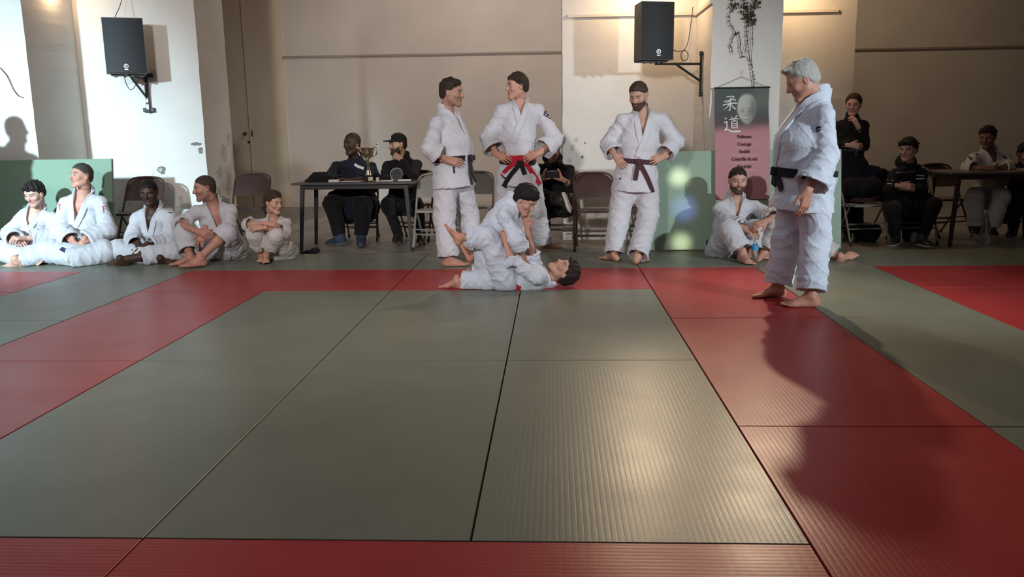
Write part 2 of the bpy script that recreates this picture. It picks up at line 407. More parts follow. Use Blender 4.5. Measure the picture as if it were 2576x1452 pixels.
# broken patches of plaster (raised ragged flakes and bared render), part of their pier
def patch(name, cx, cz, Y, rx, rz, m, seed, depth=0.008, parent=None, axis='y', x=None):
    rng = np.random.RandomState(seed); n = 26; vs = []; 
    for lay, (k, d) in enumerate(((1.0, 0.0), (0.85, depth))):
        rr = np.random.RandomState(seed+1)
        for i in range(n):
            a = 2*PI*i/n; q = (0.62+0.38*rr.rand())*k
            u, v = cx+rx*q*math.cos(a), cz+rz*q*math.sin(a)
            vs.append((u, Y-0.0005-d, v) if axis == 'y' else (x+0.0005+d, u, v))
    fs = [(i, (i+1) % n, n+(i+1) % n, n+i) for i in range(n)] + [tuple(range(n, 2*n))]
    o = MB().add(vs, fs).build(name, m); tag(o, kind='structure'); return o
q = P(405, 428, 7.21); patch('trim_6', q[0], q[2], 7.222, 0.06, 0.055, M_CHIP, 3)
patch('trim_7', q[0]-0.003, q[2]+0.002, 7.214, 0.032, 0.03, M_CHIPL, 4)
q = P(497, 362, 7.21); patch('trim_8', q[0]-0.02, q[2], 7.222, 0.075, 0.022, M_CHIP, 5)
q = P(506, 372, 7.21); patch('trim_9', q[0]-0.015, q[2]-0.03, 7.222, 0.035, 0.045, M_CHIP, 6)
for k, (a, b, c, d) in enumerate([(7.75, 0.98, 0.10, 0.13), (7.55, 0.76, 0.11, 0.10), (7.8, 0.62, 0.12, 0.16), (7.9, 1.15, 0.05, 0.09), (7.45, 0.45, 0.10, 0.12)]):
    patch('trim_%d' % (10+k), a, b, 0, c, d, M_CHIPL, 10+k, 0.006, axis='x', x=-3.698)
for k, (px, py, rx, rz, mm) in enumerate([(1450, 352, .035, .04, M_CHIPL), (1465, 395, .018, .02, M_CHIP), (1440, 372, .03, .04, M_CHIPL), (1433, 405, .03, .04, M_CHIPL), (1472, 360, .012, .02, M_CHIP)]):
    q = P(px, py, 7.21); patch('trim_%d' % (16+k), q[0], q[2], 7.223, rx, rz, mm, 30+k, 0.004)
# window openings behind the camera (the daylight comes from there)
for k, (x, y, z, sx, sz) in enumerate([(-7, -7.97, 2.6, 1.6, 1.5), (-1.6, -7.97, 2.6, 1.6, 1.5)]):
    wd = empty('window_%d' % (k+1), (x, y, z)); tag(wd, kind='structure')
    MB().box((0, -0.005, 0), (sx/2, 0.005, sz/2)).build('pane', M_DAY, wd)
    f = MB()
    for sgn in (-1, 1):
        f.box((sgn*sx/2, 0.03, 0), (0.04, 0.04, sz/2+0.04)); f.box((0, 0.03, sgn*sz/2), (sx/2+0.04, 0.04, 0.04))
    f.box((0, 0.03, 0), (0.025, 0.03, sz/2)).build('window_frame', M_TRIMW, wd)

# ------------------------------------------------------------------ judo mats
def mat_mesh(lx, ly, t, name, m):
    g = 0.0035
    mb = MB().box((0, 0, -t/2), (lx/2-g, ly/2-g, t/2), bev=0.0015)
    me = bpy.data.meshes.new(name); me.from_pydata(mb.v, [], mb.f); me.update(); me.materials.append(m); return me
ME_G = mat_mesh(2, 1, 0.04, 'green_judo_mat', M_GREEN); ME_R = mat_mesh(2, 1, 0.04, 'red_judo_mat', M_RED)
def place_mat(x0, y0, along_x, red, label, group):
    o = bpy.data.objects.new('judo_mat', ME_R if red else ME_G); COL.objects.link(o)
    if along_x: o.location = (x0+1, y0+0.5, random.uniform(-0.0012, 0))
    else: o.location = (x0+0.5, y0+1, random.uniform(-0.0012, 0)); o.rotation_euler = (0, 0, PI/2)
    tag(o, label, 'mat', group)
PL = {-2: 'left of the two long seams', -1: 'between the two long dark seams', 0: 'right of the centre seam'}
for x in (-2, -1, 0):
    for y, w_ in ((0, 'nearest the camera'), (2, 'beside the wrestling boys')):
        place_mat(x, y, False, False, 'grey-green judo mat %s, in the half %s' % (PL[x], w_), 'green mats of the fighting area')
for x, w_ in ((-3, 'at the bottom left corner'), (-1, 'at the bottom edge, centre')):
    place_mat(x, -1, True, True, 'red border mat %s of the picture' % w_, 'red border mats')
place_mat(-6, -1, True, False, 'green mat outside the near left red corner', 'green outer mats')
for x, w_ in ((-3, 'left of the kneeling boy'), (-1, 'under the wrestling boys')):
    place_mat(x, 4, True, True, 'red border mat in the far strip %s' % w_, 'red border mats')
for y, w_ in ((2, 'far half'), (0, 'near half')):
    place_mat(-3, y, False, True, 'red border mat running along the left side, %s' % w_, 'red border mats')
for y, w_ in ((3, 'under the white-haired judoka\'s feet'), (1, 'holding his dark shadow in the middle'), (-1, 'at the near right corner')):
    place_mat(1, y, False, True, 'red border mat of the right side strip %s' % w_, 'red border mats')
for y, w_ in ((3, 'farthest'), (1, 'middle'), (-1, 'nearest')):
    place_mat(-4, y, False, False, 'green mat left of the left red border, %s of its column' % w_, 'green outer mats')
    place_mat(2, y, False, False, 'green mat right of the right red border, %s of its column' % w_, 'green outer mats')
for x, s_ in ((-6, 'left'), (3, 'right')):
    place_mat(x, 4, True, True, 'red mat of the neighbouring area at the far %s, back strip' % s_, 'red mats of the neighbouring areas')
    for y in (2, 0):
        x2 = x+1 if x < 0 else x
        place_mat(x2, y, False, True, 'red mat of the neighbouring area at the far %s, %s' % (s_, 'second from the back' if y else 'third from the back'), 'red mats of the neighbouring areas')
        place_mat(x2-1 if x < 0 else x2+1, y, False, False, 'green mat beyond the %s neighbouring red strip, %s row' % (s_, 'back' if y else 'front'), 'green outer mats')
SEAT = {-7: 'at the left end under the first seated judokas', -5: 'under the cross-legged judokas', -3: 'under the seated boy, before the table', -1: 'under the left standing judoka', 1: 'under the bearded judokas', 3: 'at the right end before the teenager'}
for x in (-7, -5, -3, -1, 1, 3):
    place_mat(x, 5, True, False, 'green mat of the back row %s' % SEAT[x], 'green mats of the back row')
# mats leaning on the two pillars
def leaning(x, y, tilt, label, x_w, seed, hh=0.975, m=None):
    g = MB().box((0, 0, 0), (x_w/2, 0.5 if False else hh/2, 0.02), bev=0.004)
    me = bpy.data.meshes.new('leaning_mat'); me.from_pydata(g.v, [], g.f); me.update(); me.materials.append(m or M_GREENB)
    o = bpy.data.objects.new('judo_mat', me); COL.objects.link(o)
    a = PI/2-tilt
    o.rotation_euler = (a, 0, 0)
    o.location = (x, y+0.5*hh*math.cos(a)+0.02*math.sin(a), hh/2*math.sin(a)+0.02*math.cos(a)+0.002)
    tag(o, label, 'mat', 'mats leaning on the pillars'); return o
leaning(2.14, 6.01, 0.16, 'pale green judo mat leaning upright behind the seated bearded judoka', 1.86, 1)
leaning(-5.25, 6.02, 0.15, 'pale green judo mat leaning upright behind the leftmost seated judokas', 2.0, 2, m=M_GREENC)
# ------------------------------------------------------------------ implicit surfaces -> meshes (people, clothes)
f32 = np.float32
def norm(v):
    v = np.array(v, float); return v/(np.linalg.norm(v)+1e-12)
class Fld:
    """a distance field on a regular grid; every shape is blended in smoothly"""
    def __init__(s, lo, hi, h):
        s.h = h; s.lo = np.array(lo, float)-3*h; n = np.ceil((np.array(hi)-s.lo)/h).astype(int)+4; s.n = n
        s.F = np.full(n, 0.09, f32)
        s.ax = [(s.lo[k]+h*np.arange(n[k])).astype(f32) for k in range(3)]
    def sub(s, lo, hi, m):
        a = np.maximum(0, np.floor((np.array(lo)-m-s.lo)/s.h).astype(int)); b = np.minimum(s.n, np.ceil((np.array(hi)+m-s.lo)/s.h).astype(int)+1)
        if np.any(b <= a): return None
        sl = tuple(slice(a[k], b[k]) for k in range(3))
        X = s.ax[0][sl[0]][:, None, None]; Y = s.ax[1][sl[1]][None, :, None]; Z = s.ax[2][sl[2]][None, None, :]
        return sl, X, Y, Z
    def blend(s, sl, d, k, op='+'):
        F = s.F[sl]
        if op == '-':
            d = -d; hh = np.clip(0.5-0.5*(d-F)/k, 0, 1) if k > 0 else None
            if k > 0: s.F[sl] = np.maximum(F, d) + k*0.25*np.maximum(0, 1-np.abs(F-d)/k)**2
            else: s.F[sl] = np.maximum(F, d)
            return
        d = np.minimum(d, 0.09)
        if k > 0:
            q = np.maximum(0, 1-np.abs(F-d)/k); s.F[sl] = np.minimum(F, d)-k*0.25*q*q
        else: s.F[sl] = np.minimum(F, d)
    def cone(s, a, b, ra, rb, k=0.03, fold=0.0, wl=0.05, op='+', ph=0.0, flat=None, fb=False):
        a = np.array(a, float); b = np.array(b, float); R = max(ra, rb)
        g = s.sub(np.minimum(a, b)-R, np.maximum(a, b)+R, 0.05+k*0.5)
        if g is None: return
        sl, X, Y, Z = g; ba = b-a; L2 = float(ba@ba)+1e-12
        px, py, pz = X-f32(a[0]), Y-f32(a[1]), Z-f32(a[2])
        tu = ((px*ba[0]+py*ba[1]+pz*ba[2])/L2).astype(f32); t = np.clip(tu, 0, 1)
        qx, qy, qz = px-t*f32(ba[0]), py-t*f32(ba[1]), pz-t*f32(ba[2])
        if flat is not None:
            fv, fk = flat; u = qx*f32(fv[0])+qy*f32(fv[1])+qz*f32(fv[2]); e = f32(fk-1)*u
            qx = qx+e*f32(fv[0]); qy = qy+e*f32(fv[1]); qz = qz+e*f32(fv[2])
        d = np.sqrt(qx*qx+qy*qy+qz*qz) - (f32(ra)+t*f32(rb-ra))
        if fold:
            L = math.sqrt(L2); ang = (qx*0.9+qy*0.5+qz*0.7)/max(R, 1e-3)
            w_ = np.sin(t*f32(L*PI/wl)+ang*f32(1.9)+f32(ph)+f32(1.5)*np.sin(t*f32(L*7)+ang*f32(2.4)+f32(ph*2)))
            w2 = np.sin(t*f32(L*PI/wl*.55)-ang*f32(1.3)+f32(ph*3)+f32(1.2)*np.sin(t*f32(L*11)+f32(ph)))
            e_ = f32(.45)+f32(.55)*np.minimum(1, np.abs(t-f32(.5))*2)      # creases gather at the joints
            d = d - f32(fold)*e_*(f32(1.3)*(1-np.abs(w_))**1.6+f32(1.2)*(1-np.abs(w2))**2-f32(.6))
        if fb: d = np.maximum(d, (tu-1)*f32(math.sqrt(L2)))
        s.blend(sl, d, k, op)
    def ec(s, a, b, lat, Aa, Ba, Ab, Bb, k=0.04, op='+', fb=False):
        """tapered capsule with elliptical section: half-width A along lat, half-depth B across"""
        a = np.array(a, float); b = np.array(b, float); ax = norm(b-a); lat = norm(np.array(lat)-ax*np.dot(lat, ax)); fr = np.cross(lat, ax)
        R = max(Aa, Ab, Ba, Bb)
        g = s.sub(np.minimum(a, b)-R, np.maximum(a, b)+R, 0.05+k*0.5)
        if g is None: return
        sl, X, Y, Z = g; L = float(np.linalg.norm(b-a))
        px, py, pz = X-f32(a[0]), Y-f32(a[1]), Z-f32(a[2])
        D = lambda v: px*f32(v[0])+py*f32(v[1])+pz*f32(v[2])
        u, v, w_ = D(lat), D(fr), D(ax); t = np.clip(w_/L, 0, 1); e = w_-t*f32(L)
        A = Aa+t*(Ab-Aa); B = Ba+t*(Bb-Ba); mn = np.minimum(A, B)
        q = np.sqrt((u/A)**2+(v/B)**2+(e/(mn*0.8))**2)
        g2 = np.sqrt((u/A**2)**2+(v/B**2)**2+(e/(mn*0.8)**2)**2)+1e-6
        d = q*(q-1)/g2
        if fb: d = np.maximum(d, w_-f32(L))
        s.blend(sl, d.astype(f32), k, op)
    def ell(s, c, R, rad, k=0.02, op='+'):
        c = np.array(c, float); R = np.eye(3) if R is None else np.array(R); r = max(rad)
        g = s.sub(c-r, c+r, 0.03+k*0.5)
        if g is None: return
        sl, X, Y, Z = g; px, py, pz = X-f32(c[0]), Y-f32(c[1]), Z-f32(c[2])
        q = 0; g2 = 0
        for i in range(3):
            u = px*f32(R[0, i])+py*f32(R[1, i])+pz*f32(R[2, i]); q = q+(u/rad[i])**2; g2 = g2+(u/rad[i]**2)**2
        q = np.sqrt(q)+1e-6; s.blend(sl, (q*(q-1)/(np.sqrt(g2)+1e-6)).astype(f32), k, op)
    def plane(s, c, n, rad, k=0.0):
        """cut away the side n points to, inside a ball round c"""
        c = np.array(c, float); n = norm(n); g = s.sub(c-rad, c+rad, 0)
        if g is None: return
        sl, X, Y, Z = g; px, py, pz = X-f32(c[0]), Y-f32(c[1]), Z-f32(c[2])
        d = -(px*f32(n[0])+py*f32(n[1])+pz*f32(n[2])); r = np.sqrt(px*px+py*py+pz*pz)-f32(rad)
        s.F[sl] = np.maximum(s.F[sl], -np.maximum(d, r))
    def noise(s, amp, scale, seed=0):
        """broad cloth creasing near the surface"""
        m = np.where(np.abs(s.F) < 0.05); 
        x = s.ax[0][m[0]]/scale; y = s.ax[1][m[1]]/scale; z = s.ax[2][m[2]]/scale
        a = np.sin(x*1.7+seed+1.6*np.sin(y*1.3+z*0.9+seed))+np.sin(y*1.9-z*1.4+1.5*np.sin(x*1.1+seed*2))
        b = 1-np.abs(np.sin(x*0.9+y*0.7+z*1.9+1.8*np.sin(x*0.8-z*0.6+seed)+seed))
        c_ = 1-np.abs(np.sin(x*1.3-y*0.8+z*.6+1.5*np.sin(z*1.1+x*.5+seed*3)+seed*1.7))
        s.F[m] -= (amp*(0.2*a+0.75*b**3+0.8*c_**4-0.25)).astype(f32)
    def at(s, p):
        p = (np.atleast_2d(p)-s.lo)/s.h; i = np.floor(p).astype(int); i = np.clip(i, 0, s.n-2); t = np.clip(p-i, 0, 1); o = 0
        for dx in (0, 1):
            for dy in (0, 1):
                for dz in (0, 1):
                    w_ = (t[:, 0] if dx else 1-t[:, 0])*(t[:, 1] if dy else 1-t[:, 1])*(t[:, 2] if dz else 1-t[:, 2])
                    o = o+w_*s.F[i[:, 0]+dx, i[:, 1]+dy, i[:, 2]+dz]
        return o
    def grad(s, p):
        e = s.h; p = np.array(p, float)
        g = np.array([s.at(p+np.eye(3)[k]*e)[0]-s.at(p-np.eye(3)[k]*e)[0] for k in range(3)]); return norm(g)
    def march(s, o, d, L, start=0.0):
        d = norm(d); t = np.arange(start, L, 0.004); pts = np.array(o)+t[:, None]*d; v = s.at(pts)
        ins = np.all((pts > s.lo+s.h) & (pts < s.lo+s.h*(s.n-2)), axis=1)
        hit = np.where((v < 0) & ins)[0]
        if len(hit) == 0: return None
        i = hit[0]
        if i == 0: return pts[0]
        k = v[i-1]/(v[i-1]-v[i]+1e-9); return pts[i-1]+(pts[i]-pts[i-1])*np.clip(k, 0, 1)
    def exit(s, o, d, L):
        """from a point inside, go outwards to the surface"""
        d = norm(d); t = np.arange(0, L, 0.004); pts = np.array(o)+t[:, None]*d; v = s.at(pts)
        if v[0] > 0: return None
        hit = np.where(v > 0)[0]
        if len(hit) == 0: return None
        i = hit[0]; k = -v[i-1]/(v[i]-v[i-1]+1e-9); return pts[i-1]+(pts[i]-pts[i-1])*np.clip(k, 0, 1)
    def mesh(s):
        F = s.F; S = F < 0; n = s.n
        c = [S[dx:n[0]-1+dx, dy:n[1]-1+dy, dz:n[2]-1+dz] for dx in (0, 1) for dy in (0, 1) for dz in (0, 1)]
        an = c[0].copy(); al = c[0].copy()
        for q in c[1:]: an |= q; al &= q
        act = an & ~al; I = np.array(np.where(act)).T
        if len(I) == 0: return np.zeros((0, 3)), np.zeros((0, 4), int)
        idx = np.full(act.shape, -1, np.int64); idx[act] = np.arange(len(I))
        V = np.zeros((len(I), 3)); cnt = np.zeros(len(I))
        cor = [(dx, dy, dz) for dx in (0, 1) for dy in (0, 1) for dz in (0, 1)]
        val = [F[I[:, 0]+a, I[:, 1]+b, I[:, 2]+cc] for a, b, cc in cor]
        for i, a in enumerate(cor):
            for j, b in enumerate(cor):
                if j > i and sum(abs(a[k]-b[k]) for k in range(3)) == 1:
                    m = (val[i] < 0) != (val[j] < 0); t = val[i][m]/(val[i][m]-val[j][m])
                    pa = np.array(a, float); pb = np.array(b, float); V[m] += pa+(pb-pa)*t[:, None]; cnt[m] += 1
        V = (V/cnt[:, None]+I)*s.h+s.lo
        fs = []
        for axn in range(3):
            o1, o2 = [(1, 2), (2, 0), (0, 1)][axn]
            sa = [slice(0, n[k]) for k in range(3)]; sb = list(sa); sa[axn] = slice(0, n[axn]-1); sb[axn] = slice(1, n[axn])
            A, B = S[tuple(sa)], S[tuple(sb)]; e = np.array(np.where(A != B)).T
            ok = (e[:, o1] > 0) & (e[:, o2] > 0) & (e[:, o1] < n[o1]-1) & (e[:, o2] < n[o2]-1); e = e[ok]
            inside = A[e[:, 0], e[:, 1], e[:, 2]]
            q = []
            for (u, v) in ((1, 1), (0, 1), (0, 0), (1, 0)):
                w_ = e.copy(); w_[:, o1] -= u; w_[:, o2] -= v; q.append(idx[w_[:, 0], w_[:, 1], w_[:, 2]])
            q = np.stack(q, 1); q[~inside] = q[~inside][:, ::-1]; fs.append(q)
        return V, np.concatenate(fs)
def np_mesh(name, V, Fq, col=None):
    me = bpy.data.meshes.new(name); me.vertices.add(len(V)); me.vertices.foreach_set('co', V.astype(f32).ravel())
    me.loops.add(len(Fq)*4); me.loops.foreach_set('vertex_index', Fq.astype(np.int32).ravel())
    me.polygons.add(len(Fq)); me.polygons.foreach_set('loop_start', np.arange(0, len(Fq)*4, 4, dtype=np.int32))
    try: me.polygons.foreach_set('loop_total', np.full(len(Fq), 4, dtype=np.int32))
    except Exception: pass
    me.update(calc_edges=True); me.validate()
    me.polygons.foreach_set('use_smooth', np.ones(len(me.polygons), bool))
    if col is not None and len(me.vertices) == len(V):
        a = me.color_attributes.new('Col', 'FLOAT_COLOR', 'POINT'); a.data.foreach_set('color', np.c_[col, np.ones(len(V))].astype(f32).ravel())
    return me

# ---- head, hand and foot in their own frames (cached), x = person's left, y = forward, z = up
_cache = {}
def head_geo(kind='m', h=0.0043):
    if ('head', kind) in _cache: return _cache[('head', kind)]
    f = Fld((-.10, -.13, -.17), (.10, .13, .14), h)
    k = 0.02; jw = {'m': 1.0, 'f': 0.9, 'k': 0.88, 'w': 1.07}[kind]
    f.ell((0, -.014, .036), None, (.077, .097, .084), 0)
    f.ell((0, .012, -.02), None, (.066*jw, .078, .088), 0.03)
    f.cone((-.05*jw, 0, -.055), (-.018, .066, -.098), .02, .016, .03); f.cone((.05*jw, 0, -.055), (.018, .066, -.098), .02, .016, .03)
    f.ell((0, .068, -.098), None, (.026, .02, .019), .02)
    f.cone((0, -.03, -.03), (0, -.036, -.085), .054*jw, .050*jw, .03)
    f.cone((-.034, .070, .026), (-.010, .078, .024), .014, .011, .015); f.cone((.034, .070, .026), (.010, .078, .024), .014, .011, .015)
    f.ell((-.043, .058, -.022), None, (.024, .022, .02), .02); f.ell((.043, .058, -.022), None, (.024, .022, .02), .02)
    for sx in (-1, 1): f.ell((sx*.031, .090, .004), None, (.017, .012, .011), .012, '-')
    for sx in (-1, 1): f.ell((sx*.031, .0705, .004), None, (.0135, .0125, .0125), .004)
    nl = 0.9 if kind == 'k' else 1.0
    f.cone((0, .082, .016), (0, .084+.021*nl, -.024), .0075, .0115, .012); f.ell((0, .088+.008*nl, -.030), None, (.018, .012, .009), .008)
    f.cone((-.017, .080, -.053), (.017, .080, -.053), .0085, .0085, .008); f.cone((-.015, .079, -.064), (.015, .079, -.064), .009, .009, .006)
    f.cone((-.024, .087, -.0585), (.024, .087, -.0585), .0028, .0028, .003, op='-')
    for sx in (-1, 1):
        f.ell((sx*.079, -.012, .0), np.array([[1, 0, 0], [0, .97, -.2], [0, .2, .97]]), (.0085, .019, .032), .008)
        f.ell((sx*.088, -.006, .002), None, (.005, .009, .018), .004, '-')
    V, Q = f.mesh(); _cache[('head', kind)] = (V, Q, f); return _cache[('head', kind)]
def hand_geo(curl=(0.25, 0.4, 0.3), thumb=0.35, spread=0.06, h=0.0042):
    key = ('hand', curl, thumb, spread)
    if key in _cache: return _cache[key]
    f = Fld((-.06, -.075, -.10), (.20, .10, .045), h)
    f.cone((-.05, 0, 0), (0, 0, 0), .027, .0255, .01, flat=((0, 0, 1), 1.15))
    f.cone((.0, .012, 0), (.085, .028, .002), .017, .013, .02); f.cone((.0, .002, 0), (.088, .007, .003), .018, .0135, .015)
    f.cone((.0, -.006, 0), (.084, -.013, .002), .018, .0125, .015); f.cone((.0, -.012, -.001), (.075, -.030, .0), .017, .012, .015)
    f.ell((.03, .024, -.008), None, (.032, .017, .016), .015)
    fi = [(.088, .030, .074, .0092, 1.2), (.091, .0095, .082, .0094, .3), (.087, -.012, .076, .0088, -.7), (.078, -.031, .060, .0078, -1.8)]
    for j, (bx, by, L, r, sp) in enumerate(fi):
        p = np.array([bx, by, .002]); a = 0; az = sp*spread
        for seg, c, r0, r1 in ((.46, curl[0]*(1+.08*j), r, r*.93), (.30, curl[1], r*.93, r*.88), (.24, curl[2], r*.88, r*.8)):
            a += c; d = np.array([math.cos(a)*math.cos(az), math.cos(a)*math.sin(az), -math.sin(a)]); q = p+d*L*seg
            f.cone(p, q, r0, r1, .004); p = q
    a = thumb
    p0 = np.array([.012, .020, -.008]); p1 = p0+np.array([.036*math.cos(a+.5), .036*math.sin(a+.5)*.8+.004, -.010]); p2 = p1+np.array([.031*math.cos(a+.15), .031*math.sin(a+.15), -.006]); p3 = p2+np.array([.025*math.cos(a-.1), .025*math.sin(a-.1), -.003])
    f.cone(p0, p1, .015, .0125, .01); f.cone(p1, p2, .0115, .0105, .005); f.cone(p2, p3, .0105, .009, .004)
    V, Q = f.mesh(); _cache[key] = (V, Q); return _cache[key]
def foot_geo(h=0.005):
    if 'foot' in _cache: return _cache['foot']
    f = Fld((-.08, -.06, -.09), (.20, .06, .09), h)
    f.cone((0, 0, .025), (0, 0, .0), .035, .037, .02); f.ell((-.028, 0, -.045), None, (.034, .031, .032), .03)
    f.cone((0, 0, -.015), (.10, .008, -.052), .036, .024, .03); f.cone((-.02, -.01, -.055), (.115, -.022, -.062), .026, .016, .02)
    f.ell((.118, .006, -.060), None, (.04, .042, .018), .02)
    f.ell((.0, .030, -.01), None, (.015, .01, .014), .015); f.ell((-.005, -.030, -.018), None, (.014, .01, .014), .015)
    for (x0, y0, x1, y1, r) in ((.135, .030, .178, .032, .0135), (.142, .010, .178, .012, .0095), (.140, -.006, .170, -.006, .009), (.134, -.020, .160, -.022, .0085), (.124, -.032, .146, -.036, .008)):
        f.cone((x0, y0, -.063), (x1, y1, -.066), r, r*.9, .004)
    g = f.sub((-.1, -.1, -.1), (.25, .1, .1), .0); sl, X, Y, Z = g; f.F[sl] = np.maximum(f.F[sl], -(Z+f32(.077)))
    V, Q = f.mesh(); _cache['foot'] = (V, Q); return _cache['foot']
def shoe_geo(h=0.005):
    if 'shoe' in _cache: return _cache['shoe']
    out = []
    f = Fld((-.09, -.07, -.10), (.22, .07, .09), h)
    f.cone((0, 0, .03), (0, 0, -.02), .046, .044, .02); f.ell((-.028, 0, -.045), None, (.042, .038, .04), .03)
    f.cone((0, 0, -.01), (.11, .004, -.050), .046, .03, .03); f.ell((.12, .0, -.055), None, (.072, .047, .03), .03)
    f.cone((-.02, 0, -.055), (.12, 0, -.06), .037, .036, .02)
    f2 = Fld((-.09, -.07, -.10), (.22, .07, .09), h); f2.F[:] = f.F
    g = f.sub((-.1, -.1, -.1), (.25, .1, .1), .0); sl, X, Y, Z = g; f.F[sl] = np.maximum(f.F[sl], -(Z+f32(.066)))
    g = f2.sub((-.1, -.1, -.1), (.25, .1, .1), .0); sl, X, Y, Z = g; f2.F[sl] = np.maximum(np.maximum(f2.F[sl]-f32(.004), -(Z+f32(.088))), Z+f32(.064))
    g = f.sub((-.1, -.1, -.1), (.25, .1, .1), .0); sl, X, Y, Z = g; f.F[sl] = np.maximum(f.F[sl], (Z-f32(.045)))
    _cache['shoe'] = (f.mesh(), f2.mesh()); return _cache['shoe']
def head_colors(V, o):
    sk = np.array(o['skin']); col = np.tile(sk, (len(V), 1)).astype(float)
    x, y, z = V.T; ax = np.abs(x); hc = np.array(o.get('hairc', (.03, .02, .015)))
    def mix(m, c, a=1.0): 
        w_ = np.clip(m, 0, 1)[:, None]*a; col[:] = col*(1-w_)+np.array(c)*w_
    # ruddy cheeks and nose are pigment of the skin itself
    mix(np.exp(-(((ax-.042)/.02)**2+((z+.022)/.02)**2))*(y > .04), sk*np.array([1.15, .82, .8]), .5)
    if o.get('buzz'):
        hl = np.interp(y, [-.1, -.04, .0, .03, .065, .1], [-.05, -.045, -.005, .035, .068, .09])+ax*.1
        mix((z-hl)/.006, hc*.6+sk*.25, o['buzz'])
    if o.get('stubble'):
        m = np.clip((-.018-z)/.02-np.clip(.045-y, 0, 1)*8+.2, 0, 1)*(y > -.02); mix(np.clip(m, 0, 1), sk*.45, o['stubble'])
        mix(np.exp(-((z+.046)/.006)**2)*(ax < .03)*(y > .07), sk*.4, o['stubble'])
    lip = np.exp(-((ax/.024)**4+((z+.0585)/.0095)**4))*(y > .068); mix(lip*1.3, sk*np.array([.85, .5, .5]), .75)
    mix(np.exp(-((ax/.021)**4+((z+.0585)/.0018)**2))*(y > .068), sk*.3, .7)
    b = np.exp(-(((ax-.032)/.019)**4+((z-.027+(ax-.03)**2*6)/.0048)**4))*(y > .04); mix(b*1.4, hc*.8, o.get('brow', .85))
    eo = o.get('eye', 1.0)*.92
    e = (((ax-.031)/.0145)**2+((z-.003)/(.0062*eo))**2) < 1; e &= y > .06
    rim = (((ax-.031)/.0175)**2+((z-.0035)/(.0085*eo+.001))**2 < 1) & (y > .055); mix(rim*1.0, sk*.38, .8)
    mix(e*1.0, np.array((.42, .39, .37))*(.45 if sk[0] < .15 else 1)); gx = o.get('gaze', 0.0)
    ir = ((np.abs(x-gx)-.031)**2+(z-.003)**2 < .0063**2) & e; mix(ir*1.0, (.02, .014, .01))
    mix(((ax < .011) & (ax > .004) & (z < -.030) & (z > -.037) & (y > .09))*1.0, sk*.25, .8)
    return col

# ---- bone lengths (adult, metres) used to find the depth of each joint
BL = dict(N=.50, H=.165, s=.185, e=.285, w=.25, f=.15, h=.095, k=.42, a=.41, t=.16)
FIG = {}
def solve(Y, J, s):
    """J: joint -> (px,py,depth) ; depth = number (room depth offset), 'n'/'f' = nearer/farther point at bone length, 'z..' = height"""
    par = dict(N='P', H='N', sR='N', sL='N', eR='sR', eL='sL', wR='eR', wL='eL', fR='wR', fL='wL', hR='P', hL='P', kR='hR', kL='hL', aR='kR', aL='kL', tR='aR', tL='aL')
    W = {}; rep = []
    order = ['P', 'N', 'H', 'sR', 'sL', 'eR', 'eL', 'wR', 'wL', 'fR', 'fL', 'hR', 'hL', 'kR', 'kL', 'aR', 'aL', 'tR', 'tL']
    for j in order:
        if j not in J:
            if j in ('hR', 'hL'):
                lat = norm(W['sL']-W['sR']); lat[2] = 0; lat = norm(lat); W[j] = W['P']+lat*(.095*s*(1 if j == 'hL' else -1))
            continue
        px, py, dz = J[j]; d = ray(px, py)
        if isinstance(dz, str) and dz[0] == 'z': W[j] = G(px, py, float(dz[1:]))
        elif isinstance(dz, str):
            L = BL['N' if j == 'N' else ('H' if j == 'H' else j[0])]*s; c = W[par[j]]
            if len(dz) > 1: L *= float(dz[1:])
            oc = CAM-c; A = d@d; B = 2*oc@d; C_ = oc@oc-L*L; D = B*B-4*A*C_
            t = -B/(2*A) if D < 0 else (-B+(-1 if dz[0] == 'n' else 1)*math.sqrt(D))/(2*A); W[j] = CAM+t*d
        else: W[j] = P(px, py, Y+dz)
        if j != 'P':
            L = BL['N' if j == 'N' else ('H' if j == 'H' else j[0])]*s; r_ = np.linalg.norm(W[j]-W[par[j]])/L
            if r_ > 1.15 or r_ < .8: rep.append('%s %.2f' % (j, r_))
    return W, rep

def frame_of(W, s, a='P', b='N'):
    up = norm(W['N']-W['P']); lat = norm(W['sL']-W['sR']); lat = norm(lat-up*np.dot(lat, up)); fr = np.cross(lat, up); return up, lat, fr
def bounds(pts, m):
    a = np.array(pts); return a.min(0)-m, a.max(0)+m
def ribbon(name, pts, nrm, w, th, m, parent, lift=0.0, org=(0, 0, 0)):
    pts = np.array(pts); n = len(pts); mb = MB(); vs = []; fs = []
    ws = w if hasattr(w, '__len__') else [w]*n
    for i in range(n):
        t = norm(pts[min(i+1, n-1)]-pts[max(i-1, 0)]); nn = norm(nrm[i]-t*np.dot(nrm[i], t)); b = np.cross(nn, t)
        c = pts[i]+nn*lift
        for du, dn in ((-1, 0), (1, 0), (1, 1), (-1, 1)): vs.append(c+b*ws[i]/2*du+nn*(th*dn if dn else -th*.6)-np.array(org))
    for i in range(n-1):
        for k in range(4): fs.append((i*4+k, i*4+(k+1) % 4, i*4+4+(k+1) % 4, i*4+4+k))
    fs += [(3, 2, 1, 0), (n*4-4, n*4-3, n*4-2, n*4-1)]
    return mb.add(vs, fs).build(name, m, parent, smooth=True)
def smooth_path(a, it=2):
    a = np.array(a, float)
    for _ in range(it):
        b = a.copy(); b[1:-1] = (a[:-2]+2*a[1:-1]+a[2:])/4; a = b
    return a

